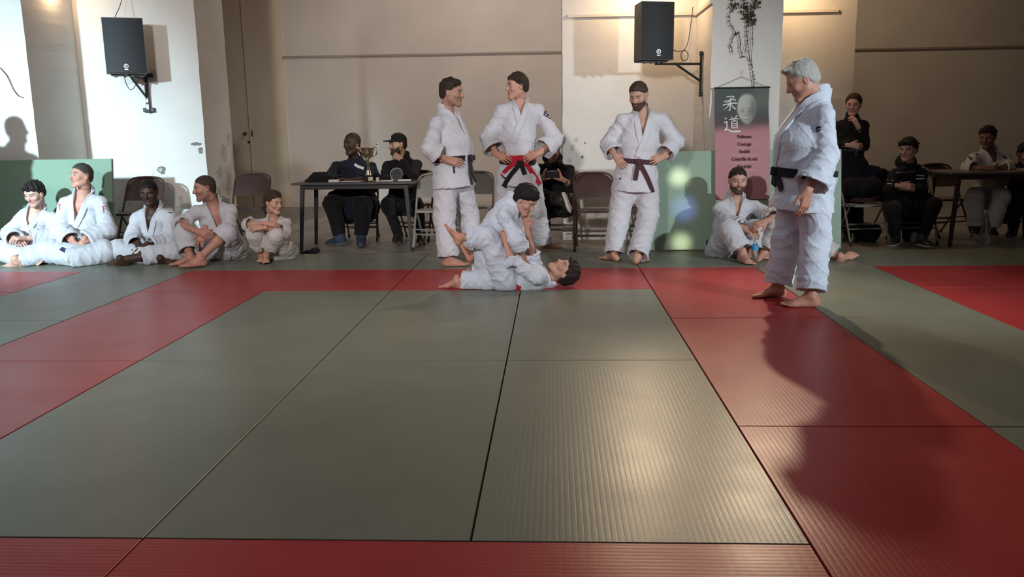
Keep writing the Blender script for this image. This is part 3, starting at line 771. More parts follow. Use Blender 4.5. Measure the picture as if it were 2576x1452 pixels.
class Person:
    def __init__(s, name, Y, J, label, s_=1.0, fat=1.0, skin=(.52, .31, .23), group=None):
        s.W, rep = solve(Y, J, s_); s.s = s_; s.fat = fat; W = s.W
        if rep: print('  limbs', name, rep)
        if 'hR' not in W:
            lat = norm(W['sL']-W['sR']); lat[2] = 0; lat = norm(lat)
            W['hR'] = W['P']-lat*.095*s_; W['hL'] = W['P']+lat*.095*s_
        s.up, s.lat, s.fr = frame_of(W, s_); s.hl = norm(W['hL']-W['hR']); s.skin = skin; s.Y = Y; s.name = name
        gz = min(W[k][2] for k in W); base = np.array([W['P'][0], W['P'][1], 0.0 if W['P'][1] < 6 else FZ])
        s.org = base
        s.root = empty('person', tuple(base), label, 'person', group)
    def add(s, name, V, Q, m, col=None, kind=None):
        me = np_mesh(name, V-s.org, Q, col); o = new_obj(name, me, m, s.root); return o
    def head_frame(s, yaw, pitch, roll=0, R=None):
        """yaw 0 looks at the camera side (-Y), +90 looks to the right of the picture (+X)"""
        if R is not None: s.HR = np.array(R).T; return
        a = math.radians(yaw); p = math.radians(pitch); r = math.radians(roll)
        fw = np.array([math.sin(a)*math.cos(p), -math.cos(a)*math.cos(p), math.sin(p)])
        rt = -norm(np.cross([0, 0, 1], fw)); up = np.cross(rt, fw)
        lx = rt*math.cos(r)+up*math.sin(r); up = np.cross(lx, fw); s.HR = np.array([lx, fw, up]).T
    def body(s, h=0.0135, opts=None, kind='m', hands=None, bare=True, feet=True, footrot=None, hs=None):
        W = s.W; k = s.s; o = dict(skin=s.skin); o.update(opts or {}); s.opts = o
        lo, hi = bounds([W[j] for j in W if j[0] not in 'tf'], .2*k); f = Fld(lo, hi, h); fa = s.fat
        P_, N = W['P'], W['N']; Mm = P_+(N-P_)*.45; Ch = P_+(N-P_)*.78
        f.ec(P_-s.up*.02, Mm, s.hl, .132*k*fa, .092*k*fa, .118*k*fa, .086*k*fa, 0.0)
        f.ec(Mm, Ch, s.lat, .118*k*fa, .086*k*fa, .128*k, .092*k, .04)
        f.cone(W['sR']-s.up*.035*k+s.lat*.02*k, W['sL']-s.up*.035*k-s.lat*.02*k, .036*k, .036*k, .03)
        f.cone(Ch+s.fr*.02, N-s.up*.02, .075*k, .055*k, .05); 
        hb = W['H']+s.HR@np.array([0, -.035, -.05])*k; f.cone(N-s.up*.02, hb, .056*k, .048*k, .03)
        for S_ in 'RL':
            hp, kn, an, sh, el, wr = (W[q+S_] for q in ('h', 'k', 'a', 's', 'e', 'w'))
            f.cone(sh-s.up*.025*k, el, .038*k, .036*k, .02); f.cone(el, wr, .037*k, .0265*k, .02)
            f.ell(el+(wr-el)*.28, None, (.040*k,)*3, .03)
            f.cone(hp, kn, .078*k, .050*k, .03); f.cone(kn, an, .049*k, .035*k, .02)
            bk = norm(np.cross(np.cross(kn-hp, an-kn), an-kn)+1e-6)
            f.ell(kn+(an-kn)*.32+bk*-.010, None, (.052*k,)*3, .03)
        V, Q = f.mesh(); Vs = [V]; Qs = [Q]; Cs = [np.tile(s.skin, (len(V), 1))]; n = len(V)
        hv, hq, _ = head_geo(kind); sc = k if hs is None else hs; s.hs = sc
        def app(V, Q, c):
            nonlocal n; Vs.append(V); Qs.append(Q+n); Cs.append(c); n += len(V)
        app((hv*sc)@s.HR.T+W['H'], hq, head_colors(hv, o))
        hands = hands or {}
        for S_ in 'RL':
            hd = hands.get(S_, {})
            if hd is None or ('f'+S_) not in W: continue
            hv_, hq_ = hand_geo(tuple(hd.get('curl', (.25, .4, .3))), hd.get('thumb', .35), hd.get('spread', .06))
            X = norm(W['f'+S_]-W['w'+S_]); Z = np.array(hd.get('n', (0, -1, .3)), float); Z = norm(Z-X*np.dot(X, Z)); Yv = np.cross(Z, X)
            v = hv_*k*hd.get('s', 1.0)*.97
            if S_ == 'L': v = v*np.array([1, -1, 1]); hq_ = hq_[:, ::-1]
            app(v@np.array([X, Yv, Z])+W['w'+S_], hq_, np.tile(np.array(s.skin)*np.array([1.0, .93, .92]), (len(v), 1)))
        if feet:
            for S_ in 'RL':
                if 't'+S_ not in W: continue
                v, q_ = foot_geo(); R, mir = s.foot_frame(S_, footrot); v = v*k
                if mir: v = v*np.array([1, -1, 1]); q_ = q_[:, ::-1]
                app(v@R+W['a'+S_], q_, np.tile(np.array(s.skin)*np.array([1.03, .93, .9]), (len(v), 1)))
        o_ = s.add('body', np.concatenate(Vs), np.concatenate(Qs), M_SKIN, np.concatenate(Cs)); s.F = f; return o_
    def foot_frame(s, S_, footrot=None):
        W = s.W; X = norm(W['t'+S_]-W['a'+S_]); Z = np.array((footrot or {}).get(S_, (0, 0, 1)), float)
        if not (footrot and S_ in footrot): X = norm(np.array([X[0], X[1], 0]))
        Z = norm(Z-X*np.dot(X, Z)); Yv = np.cross(Z, X); return np.array([X, Yv, Z]), S_ == 'L'
    def hair(s, style='short', col=(.03, .02, .015), h=0.0048, seed=1, grey=False):
        f = Fld((-.13, -.16, -.15), (.13, .14, .17), h); th = {'buzz': .002, 'crop': .006, 'short': .009, 'thick': .016, 'swept': .012, 'bun': .013, 'cap': .006}[style]
        f.ell((0, -.014, .036), None, (.077+th, .097+th, .084+th*1.25), 0); f.ell((0, -.045, -.02), None, (.062+th, .058+th, .06), .03)
        if style in ('thick', 'short', 'swept'):
            rng = np.random.RandomState(seed)
            for _ in range(46 if style == 'thick' else 34):
                a = rng.uniform(0, 2*PI); e = rng.uniform(.15, 1.5); d = np.array([math.cos(a)*math.cos(e), math.sin(a)*math.cos(e), math.sin(e)])
                p = np.array([0, -.014, .036])+d*np.array([.080, .10, .088]); q = p+d*(.010 if style == 'thick' else .004)+np.array([rng.uniform(-.018, .018), .030 if d[1] > 0 else -.012, -.006])
                f.cone(p, q, .012, .004, .012)
        if style == 'swept':
            for i in range(9): f.cone((-.04+i*.01, .05, .10), (-.045+i*.011, .082, .112-.004*(i % 3)), .018, .007, .01)
        if style == 'bun':
            f.ell((0, -.115, .045), None, (.04, .035, .04), .02)
            for i in range(5): a = i*1.3; f.cone((0.03*math.cos(a), -.10, .07), (.05*math.cos(a), -.12, .085+.03*abs(math.sin(a))), .01, .004, .01)
        g = f.sub((-.2, -.2, -.2), (.2, .2, .2), .1); sl, X, Y, Z = g
        fz = {'thick': .052, 'bun': .078, 'swept': .07}.get(style, .064)
        hl = np.interp(f.ax[1], [-.1, -.05, -.025, .0, .02, .045, .07, .1], [-.07, -.058, -.028, .0, .016, .042, fz, fz+.006]).astype(f32)
        if style == 'bun': hl = hl+f32(.0)
        hlv = hl[None, :, None]+0*X+f32(.004)*np.sin(X*f32(180)+seed)
        f.F = f.F+f32(th*.9)*(1-np.clip((Z-hlv)/f32(.03), 0, 1))
        cut = (hlv-Z)*f32(.8); f.F = np.maximum(f.F, cut)
        m = np.abs(f.F) < .03; I = np.where(m); x, y, z = f.ax[0][I[0]], f.ax[1][I[1]], f.ax[2][I[2]]
        f.F[m] += ((.25 if style == 'buzz' else .7 if style == 'crop' else 1)*(.0016*np.sin(x*260+3*np.sin(z*60)+seed)+.0012*np.sin(x*150+2*np.sin(y*70)))).astype(f32)
        if style == 'thick': f.F[m] += (.003*np.sin(x*90+y*110+seed)).astype(f32)
        V, Q = f.mesh(); mm = mat('hair_%s' % s.name, col, 0.7, noise=.12 if grey else .35, nscale=70, bump=.6, bscale=160, bdist=.003, spec=.25)
        return s.add('hair', (V*s.hs)@s.HR.T+s.W['H'], Q, mm)
    def beard(s, col, thick=.006):
        _, _, hf = head_geo('m'); f = Fld((0, 0, 0), (.01, .01, .01), hf.h); f.ax, f.n, f.lo = hf.ax, hf.n, hf.lo; f.F = hf.F-f32(thick)
        X = f.ax[0][:, None, None]; Y = f.ax[1][None, :, None]; Z = f.ax[2][None, None, :]; AX = np.abs(X)
        top = np.interp(f.ax[1], [-.02, .02, .045, .065, .08, .1], [.0, -.012, -.035, -.047, -.042, -.041]).astype(f32)[None, :, None]
        f.F = np.maximum(f.F, (Z-top)*f32(.8)); f.F = np.maximum(f.F, -(Y-f32(.004))); f.F = np.maximum(f.F, AX-f32(.070)); f.F = np.maximum(f.F, (-Z-f32(.118+.01)))
        lip = np.sqrt((AX/.021)**2+((Z+f32(.0585))/.0085)**2)-1; lip = np.maximum(lip*f32(.01), -(Y-f32(.05))); f.F = np.maximum(f.F, -lip)
        f.F = f.F+(f32(.0012)*np.sin(X*300+Z*200)*np.sin(Y*260+Z*180)).astype(f32)
        V, Q = f.mesh(); mm = mat('beard_%s' % s.name, col, 0.85, noise=.35, nscale=90, bump=.6, bscale=220, bdist=.003, spec=.2)
        return s.add('beard', (V*s.hs)@s.HR.T+s.W['H'], Q, mm)
    # ---------------- clothes
    def jacket(s, m, gi=True, h=0.0095, vd=.24, belly=0.0, cuff=(.72, .72), skirt='stand', hem=.20, wide=1.0, name='jacket', sleeve=1.0, seed=0, vw=.062, cuffw=None, neck=.078, hood=False, folds=1.0):
        W = s.W; k = s.s; fa = s.fat*wide; f = None
        pts = [W[j] for j in ('P', 'N', 'sR', 'sL', 'eR', 'eL', 'wR', 'wL', 'hR', 'hL')]+[W['P']-s.up*.3*k]
        if skirt == 'sit': pts += [W['hR']+(W['kR']-W['hR'])*.5, W['hL']+(W['kL']-W['hL'])*.5]
        lo, hi = bounds(pts, .19*k); f = Fld(lo, hi, h); P_, N = W['P'], W['N']; U = N-P_
        wst = P_+U*.22; Mm = P_+U*.46+s.fr*belly*.45; Ch = P_+U*.80; wst = wst+s.fr*belly*.45
        g = 1.0 if gi else .92
        bl = belly
        f.ec(P_, wst, s.hl, .172*k*fa*g, (.132*k+bl*.35)*fa*g, .158*k*fa*g, (.122*k+bl*.35)*fa*g, 0.0)
        f.ec(wst, Mm, s.lat, .158*k*fa*g, (.122*k+bl*.35)*fa*g, .170*k*fa*g, (.128*k+bl*.4)*fa*g, .03)
        f.ec(Mm, Ch, s.lat, .170*k*fa*g, (.128*k+bl*.4)*fa*g, .172*k*g, .122*k*g, .03)
        f.cone(W['sR']-s.up*.03*k, W['sL']-s.up*.03*k, .058*k*g, .058*k*g, .03)
        f.cone(N-s.up*.06*k, N+s.up*.038*k-s.fr*.012, .10*k, neck*k, .03)
        fo = .006*folds if gi else .005*folds; cavs = []
        for S_ in 'RL': f.cone(N-s.up*.035*k, W['s'+S_]-s.up*.02*k, .058*k*g, .052*k*g, .03)
        for i, S_ in enumerate('RL'):
            sh, el, wr = W['s'+S_], W['e'+S_], W['w'+S_]
            r1, r2, r3 = (.055*k, .070*k, (.083 if cuffw is None else cuffw)*k) if gi else (.056*k, .054*k, .045*k)
            r2, r3 = r2*sleeve, r3*sleeve
            f.cone(sh-s.up*.018*k, el, r1, r2, .03, fold=fo*k, wl=.075*k, ph=i+seed)
            ce = el+(wr-el)*min(cuff[i], 1.0)
            f.cone(el, ce, r2*.97, r3, .02, fold=fo*k, wl=.06*k, ph=i+2+seed, fb=True); cavs.append((el, ce, r3))
        dn = -norm(U)
        if skirt == 'stand':
            H0 = P_+dn*hem*k; f.ec(P_+s.up*.03, H0, s.hl, .168*k*fa, .135*k*fa, .200*k*fa, .160*k*fa, .02, fb=True)
            if not gi: f.ec(P_, H0, s.hl, .15*k*fa, .12*k*fa, .16*k*fa, .13*k*fa, .02)
        elif skirt == 'sit':
            for S_ in 'RL': f.cone(W['h'+S_], W['h'+S_]+(W['k'+S_]-W['h'+S_])*.42, .13*k*fa, .125*k*fa, .04, fold=.006*k, wl=.07, ph=seed)
        if hood:
            f.ell(N-s.fr*.07*k+s.up*.04*k, None, (.11*k, .09*k, .09*k), .03); f.cone(N+s.lat*.07+s.fr*.06, N-s.lat*.07+s.fr*.06, .035, .035, .03)
        s.JO = Fld(f.lo+3*h, f.lo+3*h, h); s.JO.n = f.n; s.JO.ax = f.ax; s.JO.lo = f.lo
        f.noise(.0075*k*folds, .062*k, seed); s.JO.F = f.F.copy()
        th = .011 if gi else .007
        # openings: hollow cuffs and skirt
        for (el, ce, r3) in cavs:
            dd = norm(ce-el); f.cone(ce-dd*.085*k, ce+dd*.03*k, (r3-th-.010)*.8, r3-th-.003, .004, op='-')
        if skirt == 'stand':
            f.ec(H0+s.up*.05*k, H0-s.up*.03, s.hl, (.185*k)*fa-th-.014, (.145*k)*fa-th-.014, .198*k*fa-th-.010, .158*k*fa-th-.010, .004, op='-')
        g_ = f.sub(N-.35*k, N+.25*k, 0)
        if g_ is not None:
            sl, X, Y, Z = g_; D = lambda v: (X-f32(N[0]))*f32(v[0])+(Y-f32(N[1]))*f32(v[1])+(Z-f32(N[2]))*f32(v[2])
            u, v, z = D(s.lat), D(s.fr), D(s.up)
            hole = np.sqrt(u*u+(v+f32(.0))**2)-f32((neck-.021)*k); hole = np.maximum(hole, -(z+f32(.06*k)))
            if gi:
                wv = f32(vw*k)*(1+z/f32(vd*k)); V_ = np.maximum(np.maximum(np.abs(u)-np.minimum(wv, f32(neck*k)), -(z+f32(vd*k))), -(v-f32(.0)))
                hole = np.minimum(hole, V_); hole = np.maximum(hole, z-f32(.12*k))
            f.F[sl] = np.maximum(f.F[sl], -hole)
        V, Q = f.mesh(); s.jo = s.add(name, V, Q, m); s.vd, s.vw, s.nk = vd, vw, neck; return s.jo
    def loc(s, u, v, z):
        return s.W['N']+s.lat*u*s.s+s.fr*v*s.s+s.up*z*s.s
    def lapels(s, m, w_=.05, low=.16, over='L', th=.009):
        k = s.s
        for S_, sg in (('R', -1), ('L', 1)):
            top = S_ == over; pts = [];
            for a in np.linspace(180, 62, 8):
                r = math.radians(a); rr = s.nk*1.05; z = np.interp(a, [62, 110, 180], [.008, .028, .040])
                pts.append(('r', sg*math.sin(r)*rr, math.cos(r)*rr, z))
            zend = -(s.vd+(low if top else .03))
            for z in np.linspace(-.03, zend, 13):
                u = sg*(s.vw*(1+z/s.vd)+.016*min(1, max(0, 1+(z+s.vd)/.05))); pts.append(('f', u, 0, z))
            o_ = []
            for t_, u, v, z in pts:
                if t_ == 'r': q = s.loc(u, v, z)
                else:
                    q = s.JO.exit(s.loc(u, -.02, z), s.fr, .34*k)
                    if q is None: continue
                o_.append(q)
            q_ = smooth_path(o_, 2); nr = []
            for i, q in enumerate(q_):
                nn = s.JO.grad(q) if i > 8 else norm(q-s.loc(0, 0, np.dot(q-s.W['N'], s.up)/k)); nr.append(nn)
            nr = smooth_path(nr, 3)
            ribbon('lapel', q_, nr, w_*k, th*k, m, s.root, lift=(.004 if top else .001)*k, org=s.org)
    def belt(s, m, z=.09, w_=.042, tails=((-.06, .22), (.08, .28)), knot=0.0, dirn=None, lift=.004, up=None, name='belt', droop=0.0, th=.006):
        """loop round the waist of the jacket with a flat knot in front and two hanging tails"""
        k = s.s; c0 = s.W['P']+s.up*z*k; up = s.up if up is None else norm(up); pts = []; nr = []
        for a in np.linspace(0, 2*PI, 49):
            d = s.fr*math.cos(a)+s.hl*math.sin(a); d = norm(d-up*np.dot(d, up)); c = c0-up*droop*max(0, math.cos(a))*k
            q = s.JO.exit(c, d, .23*k)
            if q is None: q = (pts[-1] if pts else c+d*.16*k)
            pts.append(q); nr.append(d)
        pts = smooth_path(pts, 3); pts[0] = pts[-1] = (pts[0]+pts[-1])/2
        b = ribbon(name, pts, nr, w_*k, th*k, m, s.root, lift=lift*k, org=s.org)
        kd = norm(s.fr*math.cos(knot)+s.hl*math.sin(knot)); c = c0-up*droop*k
        q = s.JO.exit(c, kd, .25*k); q = c+kd*.17*k if q is None else q
        q = q+kd*.012*k; mb = MB(); R = np.array([np.cross(up, kd), kd, up]).T
        mb.box(q-s.org, (.034*k, .014*k, .026*k), R, .008); mb.box(q-s.org+R@np.array([.0, .010*k, 0]), (.018*k, .012*k, .029*k), R, .006)
        kn = mb.build('knot', m, s.root, True)
        for (du, L) in tails:
            o_ = []; nr = []
            lt = np.cross(up, kd); dz = np.array([0, 0, -1.0])
            for t in np.linspace(0, 1, 9):
                base = q+lt*du*k*t*(1.3-.3*t)+dz*L*k*t
                hit = s.JO.march(base+kd*.25*k, -kd, .32*k)
                if hit is None: p_ = base+kd*.0
                else:
                    p_ = hit+kd*.006
                if o_:
                    f0 = np.dot(o_[-1]-c0, kd); f1 = np.dot(p_-c0, kd); p_ = p_+kd*(np.clip(f1, f0-.02, f0+.02)-f1)
                o_.append(p_); nr.append(kd+lt*.15*math.sin(3*t+du*9))
            ribbon('belt_end', smooth_path(o_, 2), nr, w_*k*.95, .005*k, m, s.root, lift=.006, org=s.org)
        return b
    def trousers(s, m, h=0.0100, gi=True, hem=(.88, .88), name='trousers', wide=1.0, seed=3, hr=None, top=.12, folds=1.0, cav=True):
        W = s.W; k = s.s; fa = s.fat*wide; pts = [W[j] for j in ('P', 'hR', 'hL', 'kR', 'kL', 'aR', 'aL')]
        lo, hi = bounds(pts, .17*k); f = Fld(lo, hi, h)
        P_ = W['P']; U = norm(W['N']-P_); f.ec(P_-U*.03, P_+U*top*k, s.hl, .150*k*s.fat, .115*k*s.fat, .135*k*s.fat, .105*k*s.fat, 0)
        r = (.115, .092, .088, .092) if gi else (.10, .074, .066, .058)
        r = [q*k*wide for q in r]
        if hr: r[3] = hr*k
        fo = (.0075 if gi else .005)*k*folds
        for i, S_ in enumerate('RL'):
            hp, kn, an = W['h'+S_], W['k'+S_], W['a'+S_]; e = kn+(an-kn)*hem[i]
            f.cone(hp, kn, r[0], r[1], .05, fold=fo*.8, wl=.10*k, ph=i+seed); f.cone(kn, e, r[1]*.98, r[3], .03, fold=fo, wl=.085*k, ph=i+1.5+seed, fb=True)
        f.noise(.0075*k*folds, .065*k, seed); s.TO = Fld(f.lo+3*h, f.lo+3*h, h); s.TO.n = f.n; s.TO.ax = f.ax; s.TO.lo = f.lo; s.TO.F = f.F.copy()
        for i, S_ in enumerate('RL'):
            kn, an = W['k'+S_], W['a'+S_]; e = kn+(an-kn)*hem[i]; dd = norm(an-kn)
            if cav: f.cone(e-dd*.09*k, e+dd*.03*k, (r[3]-.016)*.8, r[3]-.011, .004, op='-')
        zf = 0.002 if s.org[2] == 0 else FZ+.002
        Zc = f.ax[2][None, None, :]; f.F = np.maximum(f.F, f32(zf)-Zc)
        V, Q = f.mesh(); return s.add(name, V, Q, m)
    def shoes(s, m, ms, kk=1.0, names=('shoe', 'sole'), rot=None):
        for S_ in 'RL':
            if 't'+S_ not in s.W: continue
            (v1, q1), (v2, q2) = shoe_geo(); R, mir = s.foot_frame(S_, rot)
            def tr(v, q):
                v = v*s.s*kk
                if mir: v = v*np.array([1, -1, 1]); q = q[:, ::-1]
                return v@R+s.W['a'+S_], q
            a = s.add('shoe', *tr(v1, q1), m); b = s.add('sole', *tr(v2, q2), ms); b.parent = a
            # laces across the tongue
            mb = MB(); 
            for i in range(4):
                x = .035+i*.022; z = .012-i*.018; l = [np.array([x, y, z+.012-abs(y)*.35]) for y in (-.03, 0, .03)]
                pv, _ = tr(np.array(l), np.zeros((0, 4), int)); mb.tube([p-s.org for p in pv], .004, 5)
            mb.build('laces', M_SHOEW if m is not M_SHOEW else M_BLACK, a)
    def decal(s, name, pix, w_, m, on='J', th=.0025, lift=.001, smooth=1):
        """a strip of cloth or thread lying on the garment, following a line measured in the photograph"""
        F = {'J': getattr(s, 'JO', None), 'T': getattr(s, 'TO', None), 'B': getattr(s, 'F', None)}[on]; pts = []; nr = []
        dens = []
        for i in range(len(pix)-1):
            a, b = np.array(pix[i], float), np.array(pix[i+1], float); n = max(2, int(np.hypot(*(b-a))/5))
            for t in np.linspace(0, 1, n, endpoint=False): dens.append(a+(b-a)*t)
        dens.append(np.array(pix[-1], float))
        for (x, y) in dens:
            d = ray(x, y); dn = norm(d); t0 = max(0.5, (s.Y-CY)-.9)
            q = F.march(CAM, dn, (s.Y-CY)+1.6, start=t0)
            if q is None:
                if pts: q = pts[-1]+(CAM+d*(np.dot(pts[-1]-CAM, cF)/np.dot(d, cF))-pts[-1])
                else: continue
            pts.append(q); nr.append(norm(F.grad(q)*.8-dn*.2))
        if len(pts) < 2: print('decal missed', name); return None
        return ribbon(name, smooth_path(pts, smooth), smooth_path(nr, 1), w_, th, m, s.root, lift=lift, org=s.org)

# ------------------------------------------------------------------ folding chairs
def make_chair(m, name='folding_chair'):
    """steel folding chair facing -y, origin on the floor under the seat"""
    r = empty(name, (0, 0, 0)); W_ = .205
    fb = []
    lf = lambda x, s_: (x, -.235+.445*s_, .80*s_)
    # front tube: two straight legs joined by the arch over the back panel
    arch = []
    for a in np.linspace(PI, 0, 13):
        sx = W_*math.copysign(abs(math.cos(a))**.6, math.cos(a)) if abs(math.cos(a)) > 1e-6 else 0; s_ = .86+.125*(math.sin(a)**.7 if math.sin(a) > 0 else 0)
        arch.append(lf(sx, s_))
    MB().tube(arch, .0115, 8).build('top_rail', m, r, True)
    for x in (-W_, W_): 
        MB().tube([lf(x, 0.012), lf(x, .45), lf(x, .862)], .0115, 8).build('leg', m, r, True)
        MB().tube([lf(x, 0.0), lf(x, .045)], .0145, 8).build('foot_cap', M_BLACK, r, True)
        MB().tube([(x*.86, .235, .01), (x*.86, -.0, .30), (x*.86, -.12, .425)], .0105, 8).build('leg', m, r, True)
        MB().tube([(x*.86, .24, .0), (x*.86, .222, .03)], .014, 8).build('foot_cap', M_BLACK, r, True)
        MB().box((x*.93, .0, .40), (.004, .09, .008), bev=.002).build('hinge_link', m, r)
    MB().tube([lf(-W_, .21), lf(W_, .21)], .0075, 6).build('crossbar', m, r, True)
    MB().tube([lf(-W_, .27), lf(W_, .27)], .0065, 6).build('crossbar', m, r, True)
    for t in (.2, .30): MB().tube([(-W_*.86, .235-.235*t*1.9, .01+.29*t*1.9), (W_*.86, .235-.235*t*1.9, .01+.29*t*1.9)], .0065, 6).build('crossbar', m, r, True)
    # pressed seat pan with rolled rim
    mb = MB(); nx, ny = 9, 9; vs = []; 
    for j in range(ny):
        for i in range(nx):
            u, v = i/(nx-1)*2-1, j/(ny-1)*2-1; wx = .185-(.02*max(0, v)); cr = (1-.06*(abs(u*v))**3)
            e = max(abs(u), abs(v)); vs.append((u*wx*cr, -.03+v*.19*cr, .437-.016*(1-e**2)-.012*(e > .99)-.014*max(0, v)))
    n0 = len(vs); vs += [(a, b, c-.022) for a, b, c in vs]; fs = []
    for j in range(ny-1):
        for i in range(nx-1):
            a = j*nx+i; fs.append((a, a+1, a+nx+1, a+nx)); fs.append((n0+a, n0+a+nx, n0+a+nx+1, n0+a+1))
    rim = [i for i in range(nx)]+[j*nx+nx-1 for j in range(1, ny)]+[(ny-1)*nx+i for i in range(nx-2, -1, -1)]+[j*nx for j in range(ny-2, 0, -1)]
    for k in range(len(rim)): a, b = rim[k], rim[(k+1) % len(rim)]; fs.append((a, n0+a, n0+b, b))
    mb.add(vs, fs).build('seat', m, r, True)
    # curved back panel, rounded at the top
    mb = MB(); nx, nz = 15, 8; vs = []
    for j in range(nz):
        for i in range(nx):
            u = i/(nx-1)*2-1; t = j/(nz-1); s0 = .675; 
            top = .86+.118*(max(0, 1-abs(u)**2.6))**.6
            s_ = s0+(top-s0)*t; x, y, z = lf(u*(W_-.004), s_); vs.append((x, y+.022*(1-u*u)-.004*math.sin(PI*t), z))
    n0 = len(vs); vs += [(a, b+.006, c) for a, b, c in vs]; fs = []
    for j in range(nz-1):
        for i in range(nx-1):
            a = j*nx+i; fs.append((a, a+1, a+nx+1, a+nx)); fs.append((n0+a, n0+a+nx, n0+a+nx+1, n0+a+1))
    rim = [i for i in range(nx)]+[j*nx+nx-1 for j in range(1, nz)]+[(nz-1)*nx+i for i in range(nx-2, -1, -1)]+[j*nx for j in range(nz-2, 0, -1)]
    for k in range(len(rim)): a, b = rim[k], rim[(k+1) % len(rim)]; fs.append((a, n0+a, n0+b, b))
    mb.add(vs, fs).build('backrest', m, r, True)
    return r
BCH = make_chair(M_BROWN); GCH = make_chair(M_GREY); _used = set()
def chair(x, y, rz, grey, label, group):
    src = GCH if grey else BCH
    r = src if src.name not in _used else copy_tree(src); _used.add(src.name)
    r.location = (x, y, FZ if y > 6.15 else 0.001); r.rotation_euler = (0, 0, rz); tag(r, label, 'chair', group); return r
chair(-4.22, 6.62, 0.0, False, 'brown steel folding chair behind the cross-legged dark-skinned judoka', 'brown folding chairs')
chair(-3.22, 7.2, 0.06, False, 'brown steel folding chair behind the boy, in front of the door', 'brown folding chairs')
chair(0.67, 6.42, 0.0, False, 'empty brown steel folding chair left of the brown-belted judoka', 'brown folding chairs')
chair(-2.0, 7.42, 0.1, False, 'brown folding chair under the man in navy at the trophy table', 'brown folding chairs')
chair(0.30, 7.0, 0.0, False, 'brown folding chair under the person holding a phone', 'brown folding chairs')
chair(4.62, 7.35, 0.25, False, 'brown folding chair under the judoka at the right-hand table', 'brown folding chairs')
chair(5.22, 7.3, -0.3, False, 'brown folding chair at the right edge under the person in black', 'brown folding chairs')
chair(-1.01, 6.62, -0.05, True, 'grey steel folding chair between the trophy table and the left standing judoka', 'grey folding chairs')
chair(-0.62, 7.0, 0.0, True, 'grey steel folding chair behind the two standing judokas who talk', 'grey folding chairs')
chair(-1.35, 7.38, -0.1, False, 'brown folding chair under the man in the black cap', 'brown folding chairs')
chair(3.52, 6.76, 0.08, True, 'grey folding chair heaped with dark coats, beside the woman', 'grey folding chairs')
chair(4.06, 6.82, -0.12, True, 'grey folding chair under the teenager in the black hoodie', 'grey folding chairs')
chair(1.22, 6.86, 0.3, True, 'grey folding chair behind the brown-belted judoka, against the wall', 'grey folding chairs')

# ------------------------------------------------------------------ tables
def table(x0, x1, y0, y1, H, mleg, label, slope=0.0):
    cx, cy = (x0+x1)/2, (y0+y1)/2; t = empty('table', (cx, cy, FZ), label, 'table'); hx, hy = (x1-x0)/2, (y1-y0)/2; H = H-FZ
    MB().box((0, 0, H-.012), (hx, hy, .012), bev=.004).build('tabletop', M_TOP, t)
    for sy in (-1, 1): MB().box((0, sy*(hy-.06), H-.05), (hx-.09, .010, .024), bev=.003).build('apron', mleg, t)
    for sx in (-1, 1): MB().box((sx*(hx-.09), 0, H-.05), (.010, hy-.06, .024), bev=.003).build('apron', mleg, t)
    for sx in (-1, 1):
        for sy in (-1, 1):
            a = np.array([sx*(hx-.10), sy*(hy-.06), H-.03]); b = np.array([sx*(hx-.055), sy*(hy-.04), 0.0]); mb = MB()
            w_ = .017; vs = []
            for p_, q in ((a, .020), (b, .015)):
                for dx, dy in ((-1, -1), (1, -1), (1, 1), (-1, 1)): vs.append((p_[0]+dx*q, p_[1]+dy*q, p_[2]))
            mb.add(vs, [(0, 1, 5, 4), (1, 2, 6, 5), (2, 3, 7, 6), (3, 0, 4, 7), (0, 3, 2, 1), (4, 5, 6, 7)]).build('leg', mleg, t)
    return t
table(-2.49, -1.19, 6.43, 7.08, .685, M_BLACK, 'dark-topped table with black legs carrying the gold trophy cup')
table(4.23, 5.55, 6.36, 7.02, .715, mat('brown_leg_enamel', (.04, .022, .018), .4), 'dark table at the right edge before the seated judoka in white')
TZ = .685+.0005
# trophy cup
tc = P(928, 455, 6.60); tr = empty('trophy', (tc[0], 6.60, TZ), 'gold two-handled trophy cup on a black plinth', 'trophy')
MB().lathe([(.0, 0), (.045, 0), (.045, .055), (.038, .06), (.0, .06)], 4).build('plinth', M_BLACK, tr, False)
MB().box((0, -.0335, .028), (.028, .0015, .019)).build('plaque', M_PLAQ, tr)
tr.rotation_euler = (0, 0, 0); tr.children[0].rotation_euler = (0, 0, PI/4)
MB().lathe([(.036, .06), (.040, .064), (.034, .072), (.030, .10), (.018, .125), (.010, .135), (.014, .145), (.010, .152)], 20).build('foot', M_GOLDS, tr, True)
MB().lathe([(.010, .15), (.013, .16), (.030, .19), (.033, .205), (.022, .215), (.012, .225), (.012, .235)], 20).build('stem', M_GOLD, tr, True)
MB().lathe([(.010, .232), (.016, .237), (.03, .245), (.052, .27), (.064, .305), (.068, .345), (.072, .350), (.069, .352), (.064, .343), (.058, .305), (.045, .27), (.01, .25)], 24).build('cup', M_GOLD, tr, True)
for sx in (-1, 1):
    pts = catmull([(sx*.045, 0, .262), (sx*.075, 0, .268), (sx*.098, 0, .30), (sx*.088, 0, .335), (sx*.070, 0, .345), (sx*.080, 0, .36), (sx*.104, 0, .352), (sx*.110, 0, .385), (sx*.092, 0, .388)], 5)
    MB().tube(pts, [.006+.003*math.sin(i*.9) for i in range(len(pts))], 7).build('handle', M_GOLDS, tr, True)
